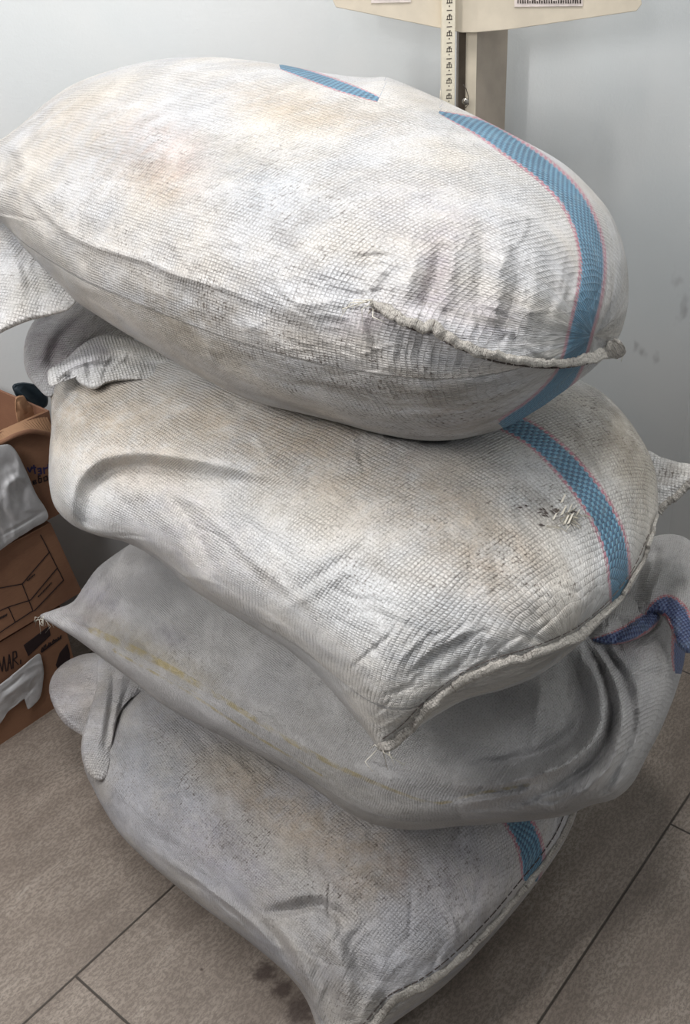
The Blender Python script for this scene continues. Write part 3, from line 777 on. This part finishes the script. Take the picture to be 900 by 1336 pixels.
# top sack: flap hanging under the mouth, seam and threads
lobe('loose_flap', [(-50, 262), (-10, 275), (20, 300), (60, 345), (100, 385), (92, 402), (70, 411), (40, 418), (10, 430), (-30, 446), (-60, 400)], A, -.03, .03, M_A, eA,
     ridges=[([(0, 300), (20, 340), (30, 400)], 8, .008), ([(30, 330), (50, 370), (60, 410)], 8, -.006), ([(-20, 330), (0, 370), (5, 420)], 8, -.007)] + crumples(51, 30, (-20, 300, 90, 430), 60, 30, 40, 4, .0025),
     stains=[(10, 300, 30, 20, 30, GREYB, .5), (40, 380, 50, 30, 0, rgb(180, 178, 170), .6)], grime=[(40, 370, 40, 40, 0, .6)], center=(15, 365))
seamA = [(482, 396, .6), (500, 402, .9), (520, 414, 1), (548, 426, 1), (566, 426, 1.1), (580, 438, 1), (605, 450, .9), (640, 463, .8), (680, 470, .8), (720, 473, .8), (755, 470, .9), (785, 461, 1.2), (806, 452, 1.5), (812, 448, 1.3)]
def seam_t_A(x, y):
    xx = np.minimum(x, 790.); t = A.front_t(xx, y)
    return t
hem('seam', A, seamA, M_HEM, eA, wpx=15, thick=.0045, lift=.005, wob=2.6, seed=4, tfun=seam_t_A)
thread('stitching', A, [(x, y + 7) for x, y, _ in seamA[:-2]], eA, lift=.005, tfun=seam_t_A)
fray('loose_threads', at_t(np.array(488), np.array(396), A.front_t(np.array([488.]), np.array([396.]))[0] - .006), eA, n=7, ln=.03, dirv=(-.8, -.2, -.3), seed=3)
fray('loose_threads', at_t(np.array(808), np.array(457), float(seam_t_A(np.array([800.]), np.array([457.]))[0]) - .004), eA, n=6, ln=.014, dirv=(.2, -.2, -.8), seed=4)

# second sack: folded mouth at left, hem on the near edge, ear at the far corner, tear
lobe('gathered_mouth', [(60, 404), (40, 425), (31, 455), (34, 485), (48, 505), (66, 518), (90, 500), (120, 470), (170, 450), (175, 425), (130, 392), (95, 385)], B, .02, .045, M_B, eB,
     ridges=[([(70, 500), (70, 460), (90, 430), (120, 410)], 8, -.014), ([(55, 490), (55, 450), (75, 420)], 9, .008), ([(95, 480), (105, 450), (130, 425)], 8, .008)] + crumples(52, 25, (40, 400, 130, 510), 110, 30, 40, 4, .003),
     stains=[(70, 450, 60, 60, 0, rgb(160, 146, 158), .9), (55, 408, 16, 9, -20, rgb(56, 80, 100), .9)], center=(90, 450))
lobe('folded_hem', [(62, 492), (64, 482), (84, 470), (104, 452), (130, 438), (160, 440), (200, 452), (240, 466), (268, 482), (240, 494), (200, 496), (160, 497), (140, 500), (122, 508), (104, 500), (92, 488), (76, 496), (66, 504)], B, .10, .035, M_B, eB,
     ridges=[([(72, 494), (95, 478), (125, 470), (170, 472)], 6, .012, .5), ([(110, 500), (122, 480), (150, 470), (240, 480)], 7, -.010), ([(118, 500), (116, 480), (112, 466)], 4, -.008), ([(134, 496), (142, 476), (160, 462)], 4, -.008),
             ([(100, 465), (140, 452), (190, 460), (250, 476)], 9, .010)] + crumples(53, 22, (80, 445, 240, 500), -30, 30, 40, 4, .003),
     stains=[(110, 460, 30, 20, -30, PURP, .5), (132, 462, 10, 14, -40, rgb(120, 112, 120), .5)], center=(150, 472), tilt=(.0003, 0))
lobe('corner_ear', [(842, 590), (862, 596), (885, 603), (902, 606), (912, 618), (900, 636), (880, 652), (862, 662), (848, 670), (838, 640)], B, -.03, .012, M_B, eB,
     ridges=[([(850, 600), (870, 620), (890, 625)], 7, -.006), ([(850, 630), (875, 635), (900, 622)], 6, .006)] + crumples(54, 12, (845, 590, 905, 660), 20, 40, 30, 4, .002), grime=[(870, 620, 30, 20, 0, 1.2)], stains=[(865, 615, 25, 18, 0, rgb(130, 122, 112), .8)], center=(868, 630), n=200, rings=40)
ear_t = lambda x, y: B.plane_t(x, y) + .018
hem('ear_hem', B, [(858, 668, 1), (868, 658, .9), (882, 648, 1), (896, 634, 1), (912, 622, 1)], M_HEM, eB, wpx=10, tfun=ear_t, lift=.004, seed=8)
seamB = [(492, 975, .8), (504, 972, 1.1), (528, 955, 1), (556, 926, 1), (590, 897, .9), (625, 877, 1), (660, 864, .9), (700, 852, .9), (740, 836, .9), (764, 822, .9), (800, 790, .55), (830, 750, .4), (850, 705, .4), (857, 670, .3)]
hem('seam', B, seamB, M_HEM, eB, wpx=15, thick=.004, lift=.005, wob=2.2, seed=6)
thread('stitching', B, [(x + (-5 if x < 780 else -4), y - 8) for x, y, _ in seamB[1:-1]], eB, lift=.002, r=.0006)
tp = lambda b, x, y, l=.004: at_t(np.array(x), np.array(y), float(b.front_t(np.array([float(x)]), np.array([float(y)]))[0]) - l)
fray('loose_threads', tp(B, 500, 978), eB, n=8, ln=.022, dirv=(.5, -.2, -.5), seed=5)
rnd = random.Random(4); mb = MB()
for i in range(34):   # short broken tapes standing up round the tear
    x, y = 735 + rnd.gauss(0, 11), 676 + rnd.gauss(0, 8); a = rnd.uniform(-1.2, 1.0); L = rnd.uniform(9, 19)
    p0 = tp(B, x, y, .001); p1 = tp(B, x + math.cos(a) * L, y + math.sin(a) * L, rnd.uniform(.003, .010)); s_ = np.array([-math.sin(a), 0, math.cos(a)]) * rnd.uniform(.0011, .0021)
    mb.slab([p0 - s_, p1 - s_ * .6, p1 + s_ * .6, p0 + s_], (0, -.0004, .0004))
mb.build('frayed_tear', M_FRAY, eB)
mb = MB()
for i in range(24):
    x, y = 718 + rnd.gauss(0, 15), 668 + rnd.gauss(0, 8); a = .35 + rnd.gauss(0, .25); L = rnd.uniform(2, 5); h_ = rnd.uniform(.8, 1.6)
    q = [tp(B, x + sx * L, y + sx * L * a + sy * h_, .0008) for sx, sy in ((-1, 0), (0, -1), (1, 0), (0, 1))]
    mb.slab(q, (0, .0006, -.0004))
mb.build('tear_hole', M_THREAD, eB)

# third sack: knot lobes of the mouth with the blue and red stripe
MS = [(640, 0)]
lobe('mouth_lobe', [(748, 812), (768, 790), (795, 765), (822, 758), (845, 775), (862, 800), (850, 822), (825, 836), (795, 842), (768, 836), (752, 826)], Cc, .125, .05, M_C, eC,
     ridges=[([(780, 830), (800, 805), (830, 790)], 7, .008), ([(835, 835), (842, 805), (828, 770)], 5, -.012), ([(800, 840), (815, 815), (840, 800)], 5, -.006), ([(805, 830), (830, 818), (850, 800)], 4, .006)] + crumples(55, 25, (760, 770, 860, 840), 110, 30, 30, 3.5, .003),
     stripe=[[(772, 838, 5), (796, 834, 9), (820, 826, 12), (842, 812, 13), (858, 800, 11)]], center=(805, 805), n=240, rings=50)
lobe('mouth_top', [(800, 770), (820, 735), (842, 706), (868, 697), (895, 702), (912, 722), (922, 770), (912, 830), (900, 852), (884, 842), (872, 815), (858, 800), (845, 810), (835, 805), (822, 790)], Cc, .135, .055, M_C, eC,
     ridges=[([(830, 790), (835, 750), (860, 715)], 8, -.012), ([(850, 790), (862, 755), (895, 735)], 7, .012), ([(865, 800), (875, 770), (900, 755)], 6, -.012), ([(845, 800), (850, 770), (868, 740)], 6, .010), ([(880, 830), (888, 790), (905, 775)], 7, .008), ([(838, 770), (852, 740), (885, 718)], 5, .008)] + crumples(56, 30, (820, 710, 905, 840), 100, 30, 40, 4, .004),
     stripe=[[(845, 812, 8), (856, 796, 12), (870, 790, 15), (884, 802, 16), (893, 830, 16), (894, 860, 12)]], center=(868, 760), n=260, rings=54)
fray('loose_threads', tp(Cc, 56, 806, .003), eC, n=14, ln=.022, dirv=(-.1, -.1, -.9), seed=6)

# bottom sack: mouth folds at left, seam along the near end
lobe('mouth_fold', [(64, 898), (72, 876), (92, 860), (118, 852), (142, 856), (160, 872), (150, 905), (135, 935), (118, 965), (104, 958), (84, 944), (70, 922)], Dd, .0, .03, M_D, eD,
     ridges=[([(75, 900), (100, 895), (135, 885)], 12, .006), ([(85, 920), (105, 915), (130, 905)], 8, -.008), ([(72, 915), (88, 938), (108, 950)], 5, .008), ([(80, 875), (110, 862), (150, 868)], 5, .005)] + crumples(57, 20, (70, 860, 150, 950), -20, 25, 40, 4, .002),
     stains=[(95, 905, 40, 40, 0, rgb(170, 160, 160), .6)], center=(112, 905), n=220, rings=44)
lobe('mouth_strip', [(128, 862), (150, 862), (178, 874), (196, 892), (172, 910), (154, 935), (146, 975), (140, 1012), (126, 1018), (110, 1000), (106, 970), (116, 930), (126, 895)], Dd, .058, .03, M_D, eD,
     ridges=[([(138, 868), (136, 920), (124, 990)], 6, .010), ([(150, 872), (146, 920), (136, 980)], 4, -.009), ([(162, 876), (154, 910), (144, 960)], 4, .006), ([(172, 886), (160, 915), (150, 950)], 3, -.005)], center=(135, 935), n=240, rings=44, stains=[(130, 950, 30, 60, 0, WHITE, .4)])
seamD = [(752, 1062, .5), (738, 1095, .7), (716, 1128, .8), (690, 1160, .9), (650, 1208, 1), (600, 1258, 1), (560, 1288, 1.1), (520, 1308, 1.1), (500, 1330, 1.1), (478, 1356, 1), (446, 1396, .8)]
hem('seam', Dd, [(x - 4, y - 4, w_) for x, y, w_ in seamD], M_HEM, eD, wpx=11, thick=.004, lift=.003, seed=11)
thread('stitching', Dd, [(x - 12, y - 10) for x, y, _ in seamD], eD, lift=.002, r=.0009)

# ------------------------------------------------------------------ physician's scale behind the pile
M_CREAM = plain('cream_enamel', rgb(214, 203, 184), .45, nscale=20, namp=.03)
M_CREAM_SHADE = plain('cream_enamel_shade', rgb(164, 152, 138), .5, nscale=30, namp=.03)  # same cream enamel, darkened: the column's shaded side is put into the colour
M_MARK = plain('scale_print', rgb(66, 58, 52), .6)
M_LABEL = plain('scale_label', rgb(226, 214, 208), .5)
M_CHROME = plain('chrome', rgb(170, 165, 158), .25, .9)
def wy(x, y, Y): return at_plane(np.array(float(x)), np.array(float(y)), (0, Y, 0), (0, 1, 0))
YS = 1.87
es = empty('weighing_scale', (0.27, YS + .05, 0), 'cream column weighing scale with beam head and height rod, behind the sacks by the wall', 'scale')
# column: narrow light front strip and a wide right side with shade put into its colour
cf0 = wy(608, 100, YS); cf1 = wy(620, 100, YS); cr = at_plane(np.array(661.), np.array(100.), (0, YS + .07, 0), (0, 1, 0))
def quad_col(pts, z0, z1):
    n = len(pts); return [(p[0], p[1], z0) for p in pts] + [(p[0], p[1], z1) for p in pts]
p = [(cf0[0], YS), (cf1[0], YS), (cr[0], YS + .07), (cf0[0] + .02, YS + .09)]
mb = MB(); mb.hexa(quad_col(p, .03, 1.34)); mb.build('column', M_CREAM_SHADE, es, bevel=.0015)
mb = MB(); a0, a1 = cf0[0] - .001, cf1[0] + .001
mb.hexa([(a0, YS - .004, .03), (a1, YS - .004, .03), (a1, YS + .001, .03), (a0, YS + .001, .03), (a0, YS - .004, 1.34), (a1, YS - .004, 1.34), (a1, YS + .001, 1.34), (a0, YS + .001, 1.34)])
mb.build('column_edge', M_CREAM, es)
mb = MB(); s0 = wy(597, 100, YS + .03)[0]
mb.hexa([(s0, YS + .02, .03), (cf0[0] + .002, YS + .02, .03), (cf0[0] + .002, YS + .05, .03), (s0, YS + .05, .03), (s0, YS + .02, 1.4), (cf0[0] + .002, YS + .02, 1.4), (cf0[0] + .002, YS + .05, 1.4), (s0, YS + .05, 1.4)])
mb.build('gap_shade_bar', plain('gap_shade', rgb(112, 102, 92), .6), es)  # dark bar filling the gap beside the rod, its shade put into the colour
mb = MB(); mb.hexa([(.08, YS - .10, .0), (.44, YS - .10, .0), (.44, YS + .11, .0), (.08, YS + .11, .0), (.08, YS - .10, .05), (.44, YS - .10, .05), (.44, YS + .11, .05), (.08, YS + .11, .05)])
mb.build('platform', M_CREAM_SHADE, es, bevel=.006)
# beam head
hp = [(420, -40), (434, 0), (438, 9), (577, 37), (602, 42), (618, 42), (664, 38), (740, 27), (829, 14), (836, 5), (830, -40)]
q = [wy(x, y, YS - .012) for x, y in hp]
mb = MB(); mb.slab([v + np.array([0, -.006, 0]) for v in q], (0, .03, 0)); mb.build('beam_head', M_CREAM, es, bevel=.001)
for (x0, y0, x1, y1, k_) in ((484, -30, 536, 3, 5), (671, -30, 760, 8, 9)):
    pts = [wy(x, y, YS - .0195) for x, y in ((x0, y0), (x1, y0), (x1, y1), (x0, y1 + 1))]
    mb = MB(); mb.slab(pts, (0, .0012, 0)); lb = mb.build('label', M_LABEL, es)
    mb = MB(); rr = random.Random(k_)
    for i in range(k_ * 3):
        xx = x0 + 4 + (x1 - x0 - 8) * i / (k_ * 3 - 1); hh = rr.uniform(3, 6); yy = y1 - 3.5
        mb.slab([wy(a_, b_, YS - .0202) for a_, b_ in ((xx, yy - hh), (xx + rr.uniform(1.2, 2.4), yy - hh), (xx + rr.uniform(1.2, 2.4), yy), (xx, yy))], (0, .0006, 0))
    mb.build('label_print', M_MARK, lb)
# height rod with its printed marks
YR = YS - .035
r0 = wy(576.5, 90, YR)[0]; r1 = wy(593.5, 90, YR)[0]
mb = MB(); mb.hexa([(r0, YR, .95), (r1, YR, .95), (r1, YR + .022, .95), (r0, YR + .022, .95), (r0, YR, 1.55), (r1, YR, 1.55), (r1, YR + .022, 1.55), (r0, YR + .022, 1.55)])
rod = mb.build('height_rod', plain('rod_enamel', rgb(224, 216, 196), .4, namp=.02), es, bevel=.0008)
mb = MB(); rm = (r0 + r1) / 2 + .001
zz0 = wy(585, 132, YR)[2]; dz = (wy(585, 8, YR)[2] - zz0) / 6.0
def bar(x0, x1, z0, z1): mb.slab([(x0, YR - .0004, z0), (x1, YR - .0004, z0), (x1, YR - .0004, z1), (x0, YR - .0004, z1)], (0, .0008, 0))
for i in range(-2, 14):
    z = zz0 + i * dz; g_ = .0011
    if z > 1.54: break
    bar(rm - .001, rm + .001, z - .0008, z + .0008)                                   # dot
    zt = z + dz * .36                                                                # numeral block
    bar(rm - .005, rm + .005, zt - .0048, zt - .0036)
    bar(rm - .0042, rm - .0030, zt - .0036, zt + .001); bar(rm - .0004, rm + .0008, zt - .0036, zt + .003); bar(rm + .0030, rm + .0042, zt - .0036, zt + .001)
    bar(rm - .0038, rm + .0038, zt + .0006, zt + .0016); bar(rm - .0016, rm + .0026, zt + .0028, zt + .0040)
    bar(rm - .0045, rm + .0045, z + dz * .72, z + dz * .72 + .0012)                   # dash
mb.build('scale_marks', M_MARK, rod)
# knob and wire hook beside the column
kb = wy(607, 132, YS - .015)
mb = MB(); mb.tube([kb + np.array([0, o_, 0]) for o_ in (-.007, -.006, -.002, .004, .012)], [.002, .0055, .0062, .0052, .003], 14); mb.build('knob', M_CHROME, es, True)
hk = [wy(x, y, YS - .02) for x, y in ((604, 110), (608, 116), (611, 126), (611, 136), (607, 141))]
mb = MB(); mb.tube(hk, .0008, 6); mb.build('wire_hook', M_MARK, es, True)
mb = MB(); mb.tube([wy(x, y, YR - .002) for x, y in ((574.5, 118), (574, 128), (573.5, 140))], .0006, 6); mb.build('guide_wire', M_CREAM, es, True)

# ------------------------------------------------------------------ cardboard boxes on the left
def card_material(name, c1, c2):
    k = NT(name)
    tc = k.new('ShaderNodeTexCoord').outputs['Object']
    n = k.noise(tc, 7, 5, .6); n2 = k.noise(k.mapping(tc, scale=(1, 1, 14)), 60, 3, .6)
    col = k.mix(k.ramp(n, .3, .7), c1, c2)
    col = k.mix(k.ramp(n2, .4, .7, 0, .25), col, tuple(c * .7 for c in c1[:3]) + (1,))
    k.l.new(col, k.b.inputs['Base Color']); k.b.inputs['Roughness'].default_value = .8
    k.l.new(k.bump(n2, .2, .001), k.b.inputs['Normal'])
    return k.m
M_CARD = card_material('corrugated_cardboard', rgb(134, 96, 74), rgb(152, 112, 86))
M_CARD2 = card_material('corrugated_cardboard_pale', rgb(170, 130, 98), rgb(182, 142, 110))
M_INK = plain('printing_ink', rgb(46, 32, 34), .7)
M_INKB = plain('blue_printing_ink', rgb(52, 46, 92), .7)
M_PAPER = plain('plastic_label_film', rgb(206, 206, 208), .4, nscale=30, bump=.3)
PF = at_z(np.array(0.), np.array(972.), 0.); DF = np.array([.669, .743, 0]); NF = np.array([.743, -.669, 0])   # face line and its outward normal
def onf(x, y, off=0.0): return at_plane(np.array(float(x)), np.array(float(y)), PF + NF * off, NF)
def sz(x, y):
    q = onf(x, y); return float((q - PF) @ DF), float(q[2])
def fp(s_, z, off=0.0): return PF + DF * s_ + np.array([0, 0, z]) + NF * off
def fslab(mb, px, off, th=.0012):
    mb.slab([onf(x, y, off) for x, y in px], NF * -th)
def carton(name, label, s0, s1, z0, z1, off, depth, mat, lean=0.0, open_top=False):
    """box of thin cardboard walls whose front face lies off in front of the face plane"""
    e = empty(name, fp((s0 + s1) / 2, z0, off - depth / 2), label, 'box')
    L = lambda z: lean * (z - z0)
    def P(s_, z, d): return fp(s_ + L(z), z, off - d)
    mb = MB()
    t = .005
    def wall(sa, sb, da, db):
        mb.hexa([P(sa, z0, da), P(sb, z0, da), P(sb, z0, db), P(sa, z0, db), P(sa, z1, da), P(sb, z1, da), P(sb, z1, db), P(sa, z1, db)])
    wall(s0, s1, 0, t); wall(s0, s1, depth - t, depth); wall(s0, s0 + t, t, depth - t); wall(s1 - t, s1, t, depth - t)
    mb.hexa([P(s0 + t, z0, t), P(s1 - t, z0, t), P(s1 - t, z0, depth - t), P(s0 + t, z0, depth - t)] + [P(s0 + t, z0 + t, t), P(s1 - t, z0 + t, t), P(s1 - t, z0 + t, depth - t), P(s0 + t, z0 + t, depth - t)])
    mb.build('carton_body', mat, e)
    if not open_top:
        for k_, (da, db) in enumerate(((0, depth / 2 - .001), (depth / 2 + .001, depth))):
            f = MB(); f.hexa([P(s0, z1, da), P(s1, z1, da), P(s1, z1, db), P(s0, z1, db)] + [P(s0, z1 + .004, da), P(s1, z1 + .004, da), P(s1, z1 + .004, db), P(s0, z1 + .004, db)])
            f.build('flap', mat, e)
    return e
eb1 = carton('cardboard_box', 'lowest brown cardboard box on the floor, with handwritten black letters and white film', -.35, .212, 0.0, .232, 0, .34, M_CARD)
eb2 = carton('cardboard_box', 'middle brown cardboard box printed with black outline panels', -.35, .267, .243, .432, .004, .34, M_CARD, lean=-.17)
eb3 = carton('cardboard_box', 'open upper cardboard box with dark blue print, left of the second sack', -.35, .268, .444, .665, .002, .34, M_CARD, lean=.10, open_top=True)
# lowest box: handwriting, black block, dark print, film
def strokes(name, segs, wpx, off, mat, parent):
    mb = MB()
    for a, b_ in segs:
        a = np.array(a, float); b_ = np.array(b_, float); d = (b_ - a) / (np.linalg.norm(b_ - a) + 1e-9); nn = np.array([-d[1], d[0]]) * wpx / 2
        fslab(mb, [a - nn - d * .3, b_ - nn + d * .3, b_ + nn + d * .3, a + nn - d * .3], off, .0004)
    return mb.build(name, mat, parent)
strokes('handwriting', [((-3, 884), (-1, 862)), ((-1, 862), (3, 876)), ((3, 876), (5, 857)), ((5, 857), (8, 876)), ((10, 875), (12, 854)), ((12, 854), (15, 873)), ((10.5, 866), (14, 864)),
    ((17, 872), (17, 851)), ((17, 851), (21, 850)), ((21, 850), (22, 857)), ((22, 857), (17.5, 861)), ((18, 861), (24, 867)), ((27, 861), (27, 866))], 1.5, .0012, M_INK, eb1)
mb = MB(); fslab(mb, [(31, 842), (64, 817), (66, 829), (37, 856)], .0010); mb.build('black_print_block', M_INK, eb1)
rr = random.Random(5); sg = []
for i in range(11):
    x = 54 + i * 2.4; y = 850 - i * 1.75; sg.append(((x, y + rr.uniform(-2, 1)), (x + rr.uniform(0, 2), y - rr.uniform(2, 6))))
sg += [((54, 851), (80, 832))]
strokes('dark_lettering', sg, 1.6, .0012, M_INK, eb1)
mb = MB(); fslab(mb, [(73, 868), (78, 852), (88, 840), (91, 852), (92, 872), (80, 882)], .0010); mb.build('black_print_patch', M_INK, eb1)
# middle box: outline panels
strokes('printed_panel_lines', [((53, 698), (83, 757)), ((64, 721), (29, 762)), ((29, 762), (-4, 768)), ((75, 741), (40, 783)), ((40, 783), (11, 792)), ((11, 792), (-4, 799)), ((83, 757), (45, 797)), ((29, 762), (43, 797)), ((11, 792), (20, 812)), ((43, 797), (20, 812)), ((20, 812), (-4, 828))], 1.1, .0055, M_INK, eb2)
sg = [((36 + i * 2, 758 - i * 1.7), (37 + i * 2, 756 - i * 1.7)) for i in range(5)] + [((50 + i * 2, 779 - i * 2.1), (51 + i * 2, 777 - i * 2.1)) for i in range(9)] + [((0 + i * 2, 808 - i * 1), (1 + i * 2, 805 - i * 1)) for i in range(5)]
for part_ in (sg[:5], sg[5:14], sg[14:]): strokes('small_print', part_, 1.2, .0055, M_INK, eb2)
# upper box: blue printed words, partly hidden by the sack
tl = [  # t a r , e B O
    ((44, 607), (46, 618)), ((42, 611), (47, 610)), ((49, 612), (53, 611)), ((53, 611), (54, 618)), ((50, 619), (54, 618)), ((50, 615), (53, 614.5)), ((57, 610), (58, 618)), ((57.5, 612), (62, 610)), ((36, 610), (39, 616)), ((39, 616), (42, 609)), ((63, 606), (65, 617)), ((67, 612), (70, 617))]
strokes('blue_lettering', tl, 2.0, .0035, M_INKB, eb3)
tl = [((43, 628), (47, 626.5)), ((43, 628), (44, 632)), ((44, 632), (48, 630)), ((43.5, 630), (47, 628.5)), ((50, 621), (51, 630)), ((50, 625), (54, 624)), ((54, 624), (54, 629)), ((54, 629), (51, 630)), ((50, 621), (53, 621)), ((57, 623), (61, 621)), ((61, 621), (62, 626)), ((62, 626), (58, 628)), ((58, 628), (57, 623)), ((65, 620), (66, 627))]
strokes('dark_lettering', tl, 1.5, .0035, M_INK, eb3)
# folded-out front flap of the upper box: curled edge and the side flap
q = spline([(-30, 588, .0), (0, 578, .004), (20, 568, .016), (38, 563, .022), (56, 565, .018), (72, 570, .010)], 30)
mb = MB(); mb.tube([onf(x, y, .004 + o_) for x, y, o_ in q], .0048, 8); mb.build('curled_flap_edge', M_CARD, eb3, True)
mb = MB(); top = [onf(x, y - 1, .004 + o_) for x, y, o_ in q]; bk = [onf(x, y, .001) * 1 for x, y, _ in q]
for i in range(len(q) - 1):
    a = fp(float((top[i] - PF) @ DF), .664, -.002); b_ = fp(float((top[i + 1] - PF) @ DF), .664, -.002)
    mb.slab([top[i], top[i + 1], b_, a], (0, 0, .003))
mb.build('front_flap', M_CARD2, eb3)
mb = MB(); mb.slab([fp(.12, .668, -.20), fp(.235, .668, -.20), fp(.215, .80, -.23), fp(.10, .80, -.23)], NF * -.005); mb.build('side_flap', M_CARD, eb3)

def face_body(name, outline, off, T, mat, parent, ridges, stains=(), center=None, seed=1, **k):
    b = Body(outline, (PF + NF * off, NF), T, T * .5, n=240, rings=50, ridges=ridges, stains=stains, frame=(PF, DF, np.array([0, 0, 1.]), NF, None), center=center, seed=seed, wob=.4, **k)
    return link(name, b.mesh(name), mat, parent)
o = face_body('label_film', [(-30, 915), (0, 893), (25, 873), (50, 853), (55, 862), (57, 880), (53, 908), (46, 918), (36, 925), (38, 908), (24, 918), (9, 930), (0, 944), (-30, 965)], .007, .004, M_PAPER, eb1,
    [([(0, 915), (25, 895), (52, 876)], 4, .004), ([(0, 905), (20, 890), (32, 878)], 2, -.003), ([(10, 925), (30, 905), (50, 895)], 4, -.003)] + crumples(61, 14, (0, 860, 55, 930), -38, 20, 30, 3, .002), center=(28, 900), seed=3)
o = face_body('white_plastic_bag', [(-50, 590), (-20, 583), (0, 581), (12, 580), (22, 590), (34, 614), (46, 642), (63, 674), (42, 690), (20, 704), (0, 718), (-50, 750), (-70, 660)], .022, .012, M_PAPER, None,
    [([(5, 640), (20, 625), (36, 625)], 5, .008), ([(36, 665), (30, 650), (34, 630)], 6, -.006), ([(20, 680), (10, 650), (14, 620)], 6, .007), ([(0, 700), (30, 684), (56, 668)], 2.5, -.004, .5), ([(-5, 600), (10, 606), (22, 600)], 6, -.006), ([(0, 690), (-2, 660), (4, 640)], 5, .006)] + crumples(62, 24, (-20, 590, 60, 700), 70, 30, 40, 4, .003),
    stains=[(8, 600, 30, 16, 20, rgb(150, 146, 146), .7)], center=(5, 650), seed=4)
tag(o, 'white plastic bag hanging over the front of the upper cardboard box', 'bag')
TEAL = plain('dark_teal_fabric', rgb(30, 46, 56), .7, bump=.3)
Pt = fp(.24, .70, -.10)
def small_body(name, outline, off, T, mat, ridges, center=None, seed=1):
    b = Body(outline, (PF + NF * off, NF), T, T, n=160, rings=36, ridges=ridges, frame=(PF, DF, np.array([0, 0, 1.]), NF, None), center=center, seed=seed, wob=.5)
    return link(name, b.mesh(name), mat, None)
o = small_body('folded_cloth', [(16, 504), (28, 499), (44, 501), (56, 506), (62, 515), (62, 528), (54, 534), (42, 536), (32, 532), (24, 522)], -.14, .02, TEAL, [([(20, 506), (35, 520), (50, 540)], 4, .008), ([(30, 505), (45, 518), (60, 535)], 4, -.008)], seed=5)
tag(o, 'dark teal cloth sticking out of the open upper cardboard box', 'cloth')
o = small_body('paper_scrap', [(20, 520), (30, 516), (36, 524), (46, 537), (44, 548), (30, 556), (22, 548)], -.05, .008, M_CARD2, [([(24, 524), (34, 540)], 3, .004)], seed=6)
tag(o, 'small beige paper scrap in front of the dark cloth in the open box', 'paper')
